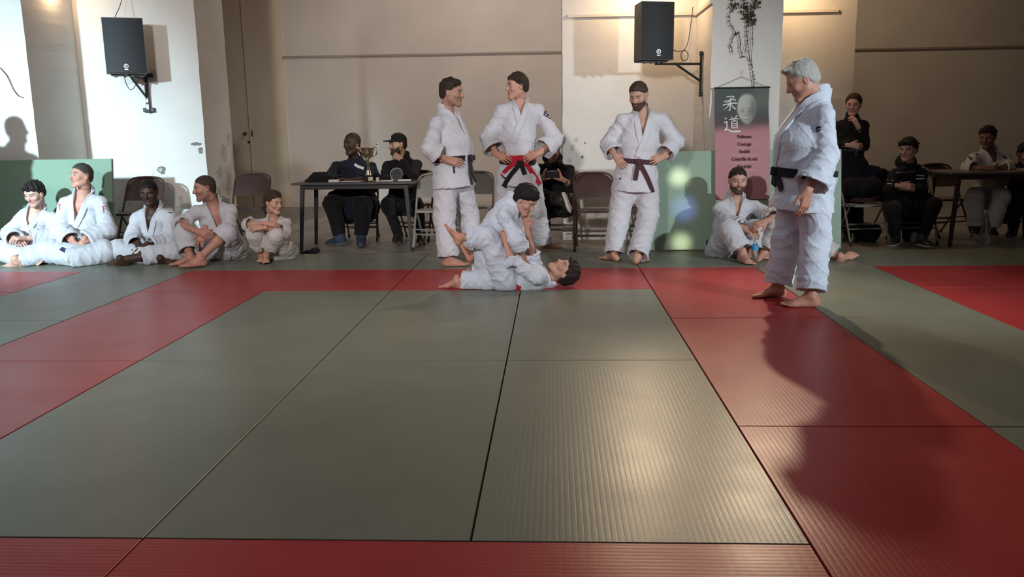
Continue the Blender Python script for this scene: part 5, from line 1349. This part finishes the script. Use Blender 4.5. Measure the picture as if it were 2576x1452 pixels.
# white-haired judoka in the foreground
if want('referee'):
    p = Person('referee', 3.55, dict(P=(2026, 455, .02), N=(2054, 246, 0.0), H=(2017, 203, -.02), sL=(2074, 282, -.17), sR=(2020, 276, .17),
        eL=(2078, 392, -.20), wL=(2032, 482, -.26), fL=(2022, 532, -.26), eR=(2000, 380, .22), wR=(2010, 450, .12), fR=(2020, 480, .05),
        hL=(2046, 470, -.09), hR=(2010, 468, .10), kL=(2052, 600, -.10), kR=(1980, 595, .10), aL=(2040, 742, 'z0.08'), aR=(1957, 720, 'z0.08'), tL=(1994, 764, 'z0.02'), tR=(1890, 742, 'z0.02')),
        'white-haired older judoka with a black belt, standing in front at the right', s_=1.02, skin=(.52, .27, .20), fat=1.1)
    p.head_frame(-94, -26)
    p.body(h=.010, opts=dict(hairc=(.35, .33, .3), brow=.5, eye=.6), kind='w', hands={'L': dict(n=(.5, -.9, .0), curl=(.28, .4, .3), thumb=.2, s=1.08)})
    p.hair('swept', (.42, .40, .37), seed=3, grey=True)
    p.trousers(M_GIB, h=.0075, hem=(.93, .93), wide=1.06, seed=6, hr=.098)
    p.jacket(M_GIB, h=.0075, vd=.42, belly=.075, cuff=(.8, .78), hem=.19, wide=1.12, sleeve=1.12, seed=9, vw=.045, cuffw=.105, folds=.9)
    p.lapels(M_GIB, low=.06); p.belt(M_BBELT, z=.055, tails=((-.04, .10), (.06, .12)), w_=.06, knot=.0, th=.007)
    for a in ([(2053, 322), (2061, 318)], [(2052, 327), (2065, 319)], [(2054, 331), (2066, 326)]): p.decal('sleeve_mark', a, .008, M_NVT)

# seated row at the left --------------------------------------------------
if want('seat1'):
    p = Person('seat1', 5.62, dict(P=(82, 632, .22), N=(92, 528, .12), H=(86, 488, .05), sR=(54, 545, .08), sL=(130, 545, .08), eR=(24, 588, .05), eL=(138, 594, .0),
        wR=(42, 606, -.16), wL=(62, 600, -.18), fR=(58, 612, -.24), fL=(40, 600, -.25), kR=(6, 632, -.12), kL=(126, 630, -.16), aR=(68, 652, -.22), aL=(40, 655, -.30), tR=(88, 650, -.3), tL=(10, 662, -.32)),
        'dark-fringed young judoka in a white gi sitting cross-legged at the left edge', s_=.97, skin=SKP)
    p.head_frame(-6, -18)
    p.body(opts=dict(hairc=DARKH, stubble=.25, eye=.6), hands={'R': dict(n=(0, -.3, 1), curl=(.5, .6, .4)), 'L': dict(n=(0, -.4, 1), curl=(.6, .7, .4))}, footrot={'R': (0, -.8, .6), 'L': (0, -.6, .8)})
    p.hair('thick', (.018, .013, .012), seed=3); p.trousers(M_GI, wide=1.12, seed=2, hem=(.85, .85), cav=False); p.jacket(M_GI, vd=.16, cuff=(.8, .8), skirt='sit', wide=1.0, sleeve=1.15, seed=2)
    p.lapels(M_GI, low=.2); p.belt(M_WBELT, z=.07, tails=((-.05, .1), (.05, .1)))
if want('seat2'):
    p = Person('seat2', 5.62, dict(P=(204, 628, .26), N=(211, 487, .16), H=(204, 443, .10), sR=(166, 508, .1), sL=(252, 505, .12), eR=(150, 575, .02), eL=(270, 578, .02),
        wR=(186, 612, -.16), wL=(208, 612, -.18), fR=(196, 640, -.2), fL=(196, 640, -.22), kR=(122, 632, -.16), kL=(262, 634, -.16), aR=(215, 650, -.26), aL=(180, 655, -.32), tR=(240, 655, -.28), tL=(148, 660, -.34)),
        'older short-haired judoka with a red belt sitting upright, looking up to the left', s_=1.06, skin=(.52, .27, .20), fat=1.12)
    p.head_frame(-28, 8)
    p.body(opts=dict(hairc=(.06, .055, .05), buzz=.7), kind='w', hs=1.0, hands={'R': dict(n=(-.5, -.8, .2), curl=(.5, .6, .4)), 'L': dict(n=(.5, -.8, .2), curl=(.6, .7, .4))}, feet=False)
    p.hair('crop', (.045, .04, .036), seed=3); p.trousers(M_GI, wide=1.15, seed=4, hem=(1.05, 1.05), cav=False); p.jacket(M_GI, vd=.27, cuff=(.86, .86), skirt='sit', wide=1.08, sleeve=1.2, seed=5, belly=.03)
    p.lapels(M_GI, low=.14); p.belt(M_RBELT, z=.07, tails=((-.03, .11), (.03, .12)))
    for l in ([(257, 520), (266, 520)], [(259, 526), (265, 526)], [(260, 520), (261, 535)], [(146, 516), (154, 515)], [(150, 516), (151, 528)]): p.decal('red_mark', l, .007, M_MARK)
    for l in ([(153, 625), (164, 631)],): p.decal('woven_label', l, .04, M_NVT, on='T')
if want('seat3'):
    p = Person('seat3', 5.62, dict(P=(388, 625, .24), N=(386, 526, .16), H=(374, 484, .06), sR=(344, 546, .12), sL=(428, 540, .12), eR=(332, 602, .02), eL=(424, 606, .02),
        wR=(348, 622, -.20), wL=(362, 622, -.2), fR=(350, 645, -.24), fL=(344, 640, -.26), kR=(292, 628, -.1), kL=(442, 632, -.12), aR=(405, 652, -.24), aL=(305, 654, -.34), tR=(438, 660, -.25), tL=(266, 658, -.34)),
        'dark-skinned judoka in a white gi sitting cross-legged before the brown folding chair', s_=.98, skin=SKD)
    p.head_frame(8, -14)
    p.body(opts=dict(hairc=(.008, .006, .005), buzz=.9), hands={'R': dict(n=(-.3, -.8, .3), curl=(.4, .5, .4)), 'L': dict(n=(.3, -.8, .3), curl=(.5, .6, .4))}, footrot={'R': (0, -.8, .6), 'L': (.0, -.7, .7)})
    p.hair('crop', (.008, .006, .005), seed=3); p.trousers(M_GI, wide=1.0, seed=7, hem=(.62, .62), cav=False); p.jacket(M_GI, vd=.26, cuff=(.7, .75), skirt='sit', wide=.98, sleeve=1.1, seed=8, vw=.05)
    p.lapels(M_GI, low=.1)
    p.decal('sleeve_mark', [(424, 535), (434, 536)], .008, M_NVT)
if want('seat4'):
    p = Person('seat4', 5.45, dict(P=(568, 632, .30), N=(536, 512, .22), H=(514, 474, .12), sR=(494, 528, .12), sL=(578, 524, .24), eR=(454, 566, -.02), eL=(574, 588, .0),
        wR=(498, 582, -.20), wL=(512, 584, -.16), fR=(526, 590, -.24), fL=(498, 622, -.24), kR=(462, 584, -.02), kL=(566, 588, -.10), aR=(478, 646, 'z0.085'), aL=(504, 648, 'z0.09'), tR=(446, 664, 'z0.02'), tL=(494, 668, 'z0.02')),
        'shaven-headed judoka in an open gi with shoulder stripes, sitting with forearms crossed', s_=1.0, skin=(.46, .24, .18))
    p.head_frame(-54, -6)
    p.body(opts=dict(hairc=(.03, .02, .016), buzz=.75, stubble=.55), kind='m', hands={'R': dict(n=(.0, -.7, .7), curl=(.3, .4, .3)), 'L': dict(n=(.2, -.9, .1), curl=(.45, .5, .4))})
    p.hair('buzz', (.05, .035, .028), seed=3); p.trousers(M_GI, wide=1.05, seed=9, hem=(.80, .22)); p.jacket(M_GI, vd=.50, cuff=(.12, .10), skirt='sit', wide=1.0, sleeve=1.12, seed=3, vw=.055)
    p.lapels(M_GI, low=.0)
    for i in range(3):
        p.decal('shoulder_stripe', [(553+i*1.0, 494+i*4.6), (562, 496.5+i*4.6), (577, 505+i*4.2-1)], .009, M_NVT)
        p.decal('shoulder_stripe', [(477+i*5, 506+i*2), (492+i*2, 502+i*3)], .009, M_NVT)
if want('seat5'):
    p = Person('seat5', 5.45, dict(P=(704, 634, .24), N=(690, 548, .12), H=(688, 510, .04), sR=(655, 560, .06), sL=(720, 558, .08), eR=(625, 566, -.08), eL=(716, 583, -.06),
        wR=(672, 562, -.18), wL=(658, 573, -.22), fR=(700, 566, -.16), fL=(632, 574, -.24), kR=(640, 590, -.12), kL=(694, 592, -.12), aR=(658, 640, 'z0.07'), aL=(670, 642, 'z0.07'), tR=(652, 660, 'z0.02'), tL=(668, 663, 'z0.02')),
        'boy in a white gi sitting with his arms folded over his knees before the table', s_=.76, skin=(.54, .31, .23))
    p.head_frame(62, -8)
    p.body(opts=dict(hairc=(.05, .03, .02), eye=.75, gaze=.002), kind='k', hs=.88, hands={'R': dict(n=(0, -.7, .7), curl=(.3, .4, .3)), 'L': dict(n=(0, -.7, .7), curl=(.3, .4, .3))})
    p.hair('short', (.045, .026, .016), seed=4); p.trousers(M_GID, wide=1.05, seed=4, hem=(.66, .62)); p.jacket(M_GID, vd=.2, cuff=(.12, .18), skirt='sit', wide=1.02, sleeve=1.2, seed=6)
    p.lapels(M_GID, low=.1)

if want('offstage'):
    p = Person('offstage', 5.2, dict(P=(-166, 446, 0), N=(-166, 312, 0), H=(-164, 266, 0), sR=(-172, 328, .18), sL=(-160, 328, -.18), eR=(-172, 399, .2), wR=(-170, 464, .15), fR=(-168, 499, .12),
        eL=(-160, 399, -.2), wL=(-158, 464, -.18), fL=(-156, 499, -.16), hR=(-170, 454, .09), hL=(-162, 454, -.09), kR=(-170, 564, .1), kL=(-162, 564, -.1), aR=(-178, 662, 'z0.08'), aL=(-160, 672, 'z0.08'), tR=(-148, 664, 'z0.02'), tL=(-128, 674, 'z0.02')),
        'standing judoka just outside the left edge, whose shadow falls on the pillar', s_=.99)
    p.head_frame(80, 0); p.body(h=.016, opts=dict(hairc=DARKH)); p.hair('crop', DARKH)
    p.trousers(M_GI, h=.014, hem=(.97, .97)); p.jacket(M_GI, h=.014, cuff=(.8, .8)); p.lapels(M_GI); p.belt(M_BBELT)

# two wrestling boys --------------------------------------------------------
if want('wrestle'):
    p = Person('tori', 4.15, dict(P=(1228, 600, .04), N=(1290, 508, -.02), H=(1322, 503, -.06), sL=(1288, 528, .15), sR=(1272, 540, -.15), eR=(1300, 605, -.14), wR=(1318, 652, -.02), fR=(1332, 668, .04),
        eL=(1312, 600, .20), wL=(1322, 650, .14), fL=(1335, 668, .1), hR=(1226, 622, -.08), hL=(1232, 615, .10), kR=(1228, 708, -.10), kL=(1252, 690, .22), aR=(1150, 706, 'z0.06'), aL=(1180, 690, 'z0.06'),
        tR=(1092, 712, 'z0.03'), tL=(1125, 698, 'z0.03')), 'black-haired boy in a white gi kneeling over the other wrestling boy', s_=.80, skin=(.50, .29, .22))
    p.head_frame(62, -38)
    p.body(h=.010, opts=dict(hairc=(.012, .01, .01), eye=.5), kind='k', hs=.90, hands={'R': dict(n=(.5, -.8, .2), curl=(.7, .9, .5)), 'L': dict(n=(.5, -.8, .2), curl=(.7, .9, .5))},
           )
    p.hair('thick', (.010, .009, .010), seed=6)
    p.trousers(M_GIB, h=.007, wide=1.08, seed=5, hem=(.82, .9)); p.jacket(M_GIB, h=.007, vd=.2, cuff=(.3, .3), skirt='sit', wide=1.05, sleeve=1.22, seed=7, belly=.03, folds=1.3)
    p.lapels(M_GIB, low=.05, w_=.045)
    p = Person('uke', 4.08, dict(P=(1272, 700, .0), N=(1376, 702, .02), H=(1418, 682, .02), sL=(1362, 690, .17), sR=(1358, 700, -.15), eR=(1285, 655, -.14), wR=(1270, 608, -.10), fR=(1262, 588, -.08),
        eL=(1336, 640, .12), wL=(1326, 572, .06), fL=(1322, 545, .04), hR=(1272, 704, -.08), hL=(1276, 694, .10), kR=(1226, 596, -.14), kL=(1246, 590, .16), aR=(1160, 598, -.16), aL=(1190, 640, .24),
        tR=(1140, 562, -.16), tL=(1170, 600, .26)), 'boy in a white gi lying on his back under the kneeling boy', s_=.80, skin=(.50, .27, .20))
    up_ = norm(p.W['H']-p.W['N']+np.array([0.08, 0, -.03])); fw = norm(np.array([-.45, -.25, .85])); fw = norm(fw-up_*np.dot(fw, up_)); lx = np.cross(fw, up_)
    p.HR = np.array([lx, fw, up_]).T
    p.fr = norm(np.array([0, -.12, 1.0])-p.up*np.dot([0, -.12, 1.0], p.up)); p.lat = np.cross(p.up, p.fr)*1.0
    p.lat = norm(p.lat); p.hl = p.lat
    p.body(h=.010, opts=dict(hairc=(.03, .02, .018)), kind='k', hs=.92, hands={'R': dict(n=(-.6, -.7, .2), curl=(.6, .8, .5)), 'L': dict(n=(-.4, -.8, .2), curl=(.7, .9, .5))},
           footrot={'R': (.88, 0, .3), 'L': (.88, 0, .3)})
    p.hair('thick', (.024, .017, .015), seed=9)
    p.trousers(M_GIB, h=.007, wide=1.10, seed=8, hem=(.80, .7), top=.1, folds=1.2); p.jacket(M_GIB, h=.007, vd=.16, cuff=(.06, .06), skirt='none', wide=.98, sleeve=1.15, seed=11, folds=1.2)
    p.lapels(M_GIB, low=.1, w_=.04); p.belt(M_RBELT, z=.05, tails=((-.05, .06), (.05, .05)), w_=.045)
    p.decal('belt_end', [(1284, 700), (1288, 712), (1296, 722), (1308, 727)], .05, M_RBELT, lift=.004)

# judokas sitting against the pillar mat -------------------------------------
if want('seat14'):
    p = Person('seat14', 5.45, dict(P=(1832, 632, .30), N=(1850, 498, .28), H=(1856, 455, .18), sR=(1810, 520, .22), sL=(1898, 516, .24), eR=(1830, 560, .05), wR=(1876, 576, -.16), fR=(1904, 590, -.24),
        eL=(1930, 540, .14), wL=(1945, 556, -.05), fL=(1950, 575, -.12), kR=(1836, 578, -.10), kL=(1898, 580, -.02), aR=(1868, 638, 'z0.08'), aL=(1892, 632, 'z0.08'), tR=(1884, 660, 'z0.02'), tL=(1905, 648, 'z0.02')),
        'black-bearded judoka sitting against the pale green mat under the banner', s_=1.0, skin=(.50, .29, .22))
    p.head_frame(0, -6)
    p.body(opts=dict(hairc=DARKH, gaze=.003, eye=.85), kind='m', hands={'R': dict(n=(.0, -.6, .8), curl=(.5, .6, .4)), 'L': dict(n=(0, -.8, .5))})
    p.hair('crop', (.022, .014, .012), seed=12); p.beard((.085, .055, .04), .0016)
    p.trousers(M_GI, wide=1.08, seed=3, hem=(.84, .8)); p.jacket(M_GI, vd=.30, cuff=(.75, .7), skirt='sit', wide=1.0, sleeve=1.08, seed=12, vw=.042)
    p.lapels(M_GI, low=.1); p.belt(M_BBELT, z=.07, tails=((.1, .12), (.16, .12)))
if want('seat15'):
    p = Person('seat15', 5.45, dict(P=(2020, 628, .28), N=(1996, 500, .24), H=(1992, 458, .18), sR=(1952, 507, .16), sL=(2044, 518, .26), eR=(1954, 548, .0), wR=(1924, 558, -.20), fR=(1890, 572, -.26),
        eL=(2060, 575, .1), wL=(2040, 600, -.1), fL=(2020, 605, -.15), kR=(1950, 576, -.08), kL=(2048, 612, -.05), aR=(1922, 632, 'z0.08'), aL=(2112, 648, -.16), tR=(1914, 650, 'z0.02'), tL=(2158, 624, -.12)),
        'judoka sitting half hidden behind the white-haired one, bare foot stretched out', s_=1.0, skin=(.50, .28, .21))
    p.head_frame(-15, -5)
    p.body(opts=dict(hairc=BRH), hands={'R': dict(n=(.0, -.5, .8), curl=(.45, .6, .4))}, footrot={'L': (-.45, -.75, .5)})
    p.hair('short', BRH, seed=12); p.trousers(M_GID, wide=1.06, seed=6, hem=(.78, .80)); p.jacket(M_GID, vd=.25, cuff=(.3, .6), skirt='sit', wide=1.0, sleeve=1.08, seed=4)
    p.lapels(M_GID, low=.1)
    for i in range(3): p.decal('shoulder_stripe', [(1944+i*6, 497-i*1), (1938+i*6.5, 510-i*1)], .007, M_BRBELT)

# people at the tables and on the chairs ---------------------------------------
if want('table1'):
    p = Person('table1', 7.1, dict(P=(892, 520, .14), N=(894, 402, .12), H=(886, 362, .02), sR=(846, 416, .08), sL=(934, 416, .10), eR=(826, 450, -.14), wR=(862, 452, -.34), fR=(888, 455, -.40),
        eL=(944, 450, -.10), wL=(905, 450, -.32), fL=(880, 452, -.40), kR=(836, 512, -.30), kL=(914, 516, -.30), aR=(856, 595, -.34), aL=(908, 596, -.34), tR=(836, 610, -.42), tL=(908, 612, -.50)),
        'dark-skinned man in a navy tracksuit top sitting behind the trophy table', s_=1.02, skin=SKD2, fat=1.2)
    p.head_frame(-34, -4)
    p.body(h=.012, opts=dict(hairc=(.01, .007, .006), buzz=.5), kind='w', hands={'R': dict(n=(0, 0, 1), curl=(.3, .4, .3)), 'L': dict(n=(0, 0, 1), curl=(.3, .4, .3))}, feet=False)
    p.trousers(M_BLK, h=.012, gi=False, wide=1.3, seed=2, hem=(.95, .95), hr=.07); p.jacket(M_NAVY, h=.012, gi=False, cuff=(.9, .9), skirt='sit', wide=1.2, seed=3, name='tracksuit_top', sleeve=1.15, hem=.08)
    p.shoes(M_BLUE, M_SOLE)
    p.decal('white_panel', [(892, 413), (898, 418), (906, 421), (915, 424)], .03, M_PAPER); p.decal('sleeve_badge', [(836, 402), (841, 404)], .03, M_PAPER)
if want('table2'):
    p = Person('table2', 7.1, dict(P=(1010, 518, .16), N=(1014, 398, .12), H=(1000, 364, .04), sR=(975, 414, .06), sL=(1048, 410, .12), eR=(966, 452, -.12), wR=(994, 453, -.34), fR=(1016, 455, -.42),
        eL=(1040, 446, -.22), wL=(1008, 400, -.12), fL=(984, 386, -.08), kR=(975, 516, -.26), kL=(1050, 518, -.24), aR=(1003, 592, -.20), aL=(1060, 590, -.20), tR=(1003, 603, -.30), tL=(1058, 602, -.30)),
        'man in a black cap and black sweater at the table, chin on his hand', s_=.97, skin=(.46, .27, .20))
    p.head_frame(-52, -3)
    p.body(h=.012, opts=dict(hairc=DARKH, stubble=.5, eye=.7), hands={'L': dict(n=(.4, -.8, .1), curl=(.7, .9, .6), thumb=.9), 'R': dict(n=(0, 0, 1))}, feet=False)
    p.hair('crop', DARKH, seed=3)
    p.beard((.05, .034, .026), .0015)
    p.trousers(M_BLK, h=.012, gi=False, wide=.95, seed=2, hem=(.93, .93)); p.jacket(M_BLK, h=.012, gi=False, cuff=(.9, .9), skirt='sit', wide=1.0, seed=5, name='sweater', hem=.08)
    p.shoes(M_BLACK, M_SOLE)
    for S_ in 'RL':
        a, kk = p.W['a'+S_], p.W['k'+S_]; MB().tube([a-p.org-np.array([0, 0, .02]), a+(kk-a)*.12-p.org], [.043, .041], 14).build('sock', M_PAPER, p.root, True)
    # flat-peaked cap
    f = Fld((-.12, -.14, -.05), (.12, .20, .18), .0045); f.ell((0, -.014, .038), None, (.088, .108, .098), 0)
    g_ = f.sub((-.2, -.2, -.2), (.2, .2, .2), .1); sl, X, Y, Z = g_; f.F = np.maximum(f.F, -(Z-f32(.040)+Y*f32(.10))); V, Q = f.mesh()
    f = Fld((-.12, -.14, -.05), (.12, .20, .18), .0045); f.ell((0, .082, .050), None, (.078, .098, .010), 0); g_ = f.sub((-.2, -.2, -.2), (.2, .2, .2), .1); sl, X, Y, Z = g_; f.F = np.maximum(f.F, -(Y-f32(.045)))
    V2, Q2 = f.mesh(); tr = lambda v: (v*p.hs)@p.HR.T+p.W['H']
    c_ = p.add('cap', tr(V), Q, M_BLK); v_ = p.add('peak', tr(V2), Q2, M_BLK); v_.parent = c_
    mb = MB(); pt = [tr(np.array([[.018*math.cos(a), .088+.002*math.sin(a)-abs(math.sin(a))*.0, .085+.026*math.sin(a)]]))[0]-p.org for a in np.linspace(0, 2*PI, 14)]
    mb.tube(pt, .004, 5); mb.tube([tr(np.array([[0, .093, .062]]))[0]-p.org, tr(np.array([[0, .082, .110]]))[0]-p.org], .004, 5); mb.build('cap_emblem', M_PAPER, c_)
if want('phone'):
    p = Person('phone', 6.75, dict(P=(1400, 520, .20), N=(1392, 410, .06), H=(1388, 378, -.06), sR=(1356, 422, .02), sL=(1430, 424, .06), eR=(1346, 465, -.05), wR=(1364, 449, -.28), fR=(1384, 440, -.33),
        eL=(1438, 466, -.06), wL=(1412, 450, -.28), fL=(1394, 440, -.33), kR=(1362, 508, -.28), kL=(1364, 492, -.20), aR=(1374, 596, -.30), aL=(1408, 505, -.40), tR=(1376, 612, -.42), tL=(1416, 528, -.46)),
        'person in a black hooded top holding a phone, head behind a sleeve', s_=.97, skin=(.46, .27, .20))
    p.head_frame(-10, -50)
    p.body(h=.012, opts=dict(hairc=DARKH, eye=.4), hands={'R': dict(n=(-.3, -.9, .1), curl=(.5, .7, .5), thumb=.6), 'L': dict(n=(.3, -.9, .1), curl=(.5, .7, .5), thumb=.6)}, feet=False)
    p.hair('short', DARKH, seed=3); p.trousers(M_BLK, h=.012, gi=False, seed=2, hem=(.95, .9)); p.jacket(M_BLK, h=.012, gi=False, cuff=(.45, .5), skirt='sit', wide=1.05, seed=5, name='hooded_top', hood=True, hem=.08, sleeve=1.25)
    p.shoes(M_BLACK, M_SHOEW, rot={'L': (-.6, .6, .5)})
    ph = empty('phone', tuple(p.W['fR']*.5+p.W['fL']*.5+np.array([0, -.015, .005])), 'phone held sideways by the person in the black hooded top', 'phone')
    MB().box((0, 0, 0), (.072, .005, .036), bev=.004).build('phone_case', M_PHONE, ph, True); MB().box((0, .0055, 0), (.066, .0008, .032)).build('screen', M_PHONE, ph)
    MB().box((0, 0, .037), (.05, .004, .0012)).build('metal_edge', M_LOGO, ph); ph.rotation_euler = (-.5, 0, 0)
if want('woman'):
    p = Person('woman', 6.95, dict(P=(2140, 420, 0), N=(2144, 297, 0), H=(2147, 264, -.03), sR=(2112, 312, 0), sL=(2172, 312, .02), eL=(2176, 366, -.04), wL=(2158, 318, -.18), fL=(2140, 284, -.17),
        eR=(2112, 362, -.03), wR=(2140, 366, -.16), fR=(2165, 368, -.16), kR=(2130, 505, -.02), kL=(2154, 505, -.02), aR=(2132, 590, 0), aL=(2158, 590, .02), tR=(2128, 606, -.12), tL=(2160, 606, -.12)),
        'woman in black with pinned-up brown hair, standing with a hand at her mouth', s_=.92, skin=(.50, .28, .21))
    p.head_frame(-28, -8)
    p.body(h=.012, opts=dict(hairc=(.04, .02, .014)), kind='f', hands={'L': dict(n=(.5, -.8, .3), curl=(.45, .6, .4), thumb=.5), 'R': dict(n=(0, -1, .2))}, feet=False)
    p.hair('bun', (.05, .018, .012), seed=3); p.trousers(M_BLK, h=.012, gi=False, seed=2, hem=(.95, .95), wide=1.1); p.jacket(M_BLK, h=.012, gi=False, cuff=(.95, .95), skirt='stand', hem=.16, wide=.95, seed=5, name='black_dress', neck=.072)
    p.shoes(M_BLACK, M_SOLE, .9)
    p.belt(M_BLACK, z=.20, tails=((0, .07),), w_=.035, name='studded_belt')
    for i in range(9):
        q = P(2120+i*5, 373+(i % 2)*6+abs(i-4)*-.8, 6.95-.14); MB().lathe([(.005, -.003), (.008, 0), (.005, .004), (.001, .005)], 8, c=q-p.org).build('stud', M_LOGO, p.root)
if want('teen'):
    p = Person('teen', 6.45, dict(P=(2286, 516, .24), N=(2286, 420, .18), H=(2284, 377, .12), sR=(2250, 436, .16), sL=(2318, 434, .18), eR=(2238, 478, .02), wR=(2268, 468, -.10), fR=(2296, 470, -.12),
        eL=(2318, 478, .04), wL=(2284, 474, -.08), fL=(2256, 468, -.06), kR=(2244, 528, -.22), kL=(2350, 516, -.12), aR=(2252, 596, -.16), aL=(2320, 598, -.14), tR=(2238, 616, -.28), tL=(2334, 618, -.26)),
        'teenager in a black hoodie with white sleeve bands, sitting with folded arms', s_=.95, skin=(.48, .29, .22))
    p.head_frame(-42, -6)
    p.body(h=.012, opts=dict(hairc=DARKH, eye=.7, gaze=-.002), hands={'R': dict(n=(0, -.9, .4), curl=(.4, .5, .4)), 'L': dict(n=(0, -.9, .4), curl=(.4, .5, .4))}, feet=False)
    p.hair('thick', (.02, .014, .012), seed=13); p.trousers(M_BLK, h=.012, gi=False, seed=2, hem=(.92, .92), wide=1.0); p.jacket(M_BLK, h=.012, gi=False, cuff=(.9, .9), skirt='sit', wide=1.08, seed=5, name='hoodie', hood=True, hem=.08, sleeve=1.15)
    p.shoes(M_BLACK, M_SHOEW)
    for l in ([(2232, 452), (2246, 455)], [(2227, 461), (2243, 463)], [(2306, 441), (2325, 443)], [(2304, 450), (2325, 450)]): p.decal('sleeve_band', l, .012, M_PAPER)
    for i in range(10): p.decal('chest_lettering', [(2254+i*5, 433-i*.4), (2257+i*5, 436-i*.4)], .016, mat('faded_print', (.12, .11, .12), .8) if i == 0 else bpy.data.materials['faded_print'])
if want('table3'):
    p = Person('table3', 7.0, dict(P=(2484, 500, .16), N=(2488, 380, .12), H=(2484, 346, .02), sR=(2450, 394, .08), sL=(2528, 394, .10), eR=(2436, 424, -.10), wR=(2478, 424, -.32), fR=(2506, 425, -.36),
        eL=(2536, 424, -.08), wL=(2490, 423, -.28), fL=(2466, 424, -.32), kR=(2452, 492, -.26), kL=(2520, 494, -.28), aR=(2454, 570, -.22), aL=(2494, 572, -.22), tR=(2452, 588, -.34), tL=(2500, 588, -.34)),
        'judoka in a white gi with dark shoulder prints sitting behind the right-hand table', s_=.96, skin=(.20, .10, .075))
    p.head_frame(-40, -12)
    p.body(h=.012, opts=dict(hairc=(.01, .008, .008)), kind='f', hands={'R': dict(n=(0, -.3, 1), curl=(.4, .5, .4)), 'L': dict(n=(0, -.3, 1), curl=(.4, .5, .4))}, feet=False)
    p.hair('short', (.012, .009, .009), seed=13); p.trousers(M_GID, h=.012, seed=2, hem=(.95, .95), wide=.95); p.jacket(M_GID, h=.012, vd=.22, cuff=(.45, .45), skirt='sit', wide=.98, seed=5, sleeve=1.1)
    p.lapels(M_GID, low=.1); p.shoes(mat('brown_leather', (.045, .018, .012), .6), M_SHOEW); p.belt(M_BBELT, z=.05, tails=((-.1, .2), (-.04, .16)))
    for l in ([(2438, 394), (2444, 402)], [(2452, 387), (2460, 389)], [(2505, 387), (2514, 389)], [(2524, 392), (2532, 400)]): p.decal('shoulder_print', l, .022, M_NVT)
if want('edge'):
    p = Person('edge', 7.0, dict(P=(2586, 505, .14), N=(2588, 408, .10), H=(2582, 388, -.02), sR=(2562, 420, .06), sL=(2640, 412, .08), eR=(2558, 440, -.14), wR=(2575, 428, -.32), fR=(2600, 426, -.36),
        eL=(2645, 440, -.1), wL=(2610, 430, -.3), fL=(2590, 428, -.34), kR=(2560, 500, -.26), kL=(2630, 500, -.26), aR=(2548, 575, -.10), aL=(2620, 580, -.12), tR=(2540, 590, -.22), tL=(2622, 594, -.24)),
        'person in black cut off by the right edge, behind the right-hand table', s_=.96, skin=(.30, .17, .13))
    p.head_frame(0, -20)
    p.body(h=.012, opts=dict(hairc=DARKH), kind='f', hands={'R': dict(n=(0, 0, 1)), 'L': dict(n=(0, 0, 1))}, feet=False)
    p.hair('short', (.012, .009, .009), seed=13); p.trousers(M_BLK, h=.012, gi=False, seed=2, hem=(.95, .95)); p.jacket(M_BLK, h=.012, gi=False, cuff=(.9, .9), skirt='sit', wide=1.05, seed=5, name='coat', hem=.08)
    p.shoes(M_BLACK, M_SOLE)
print('people done', round(time.time()-T0, 1))

print('tris', sum(sum(len(p.vertices)-2 for p in o.data.polygons) for o in SC.objects if o.type == 'MESH'), 'objs', len(SC.objects))
print('script seconds', round(time.time()-T0, 1))
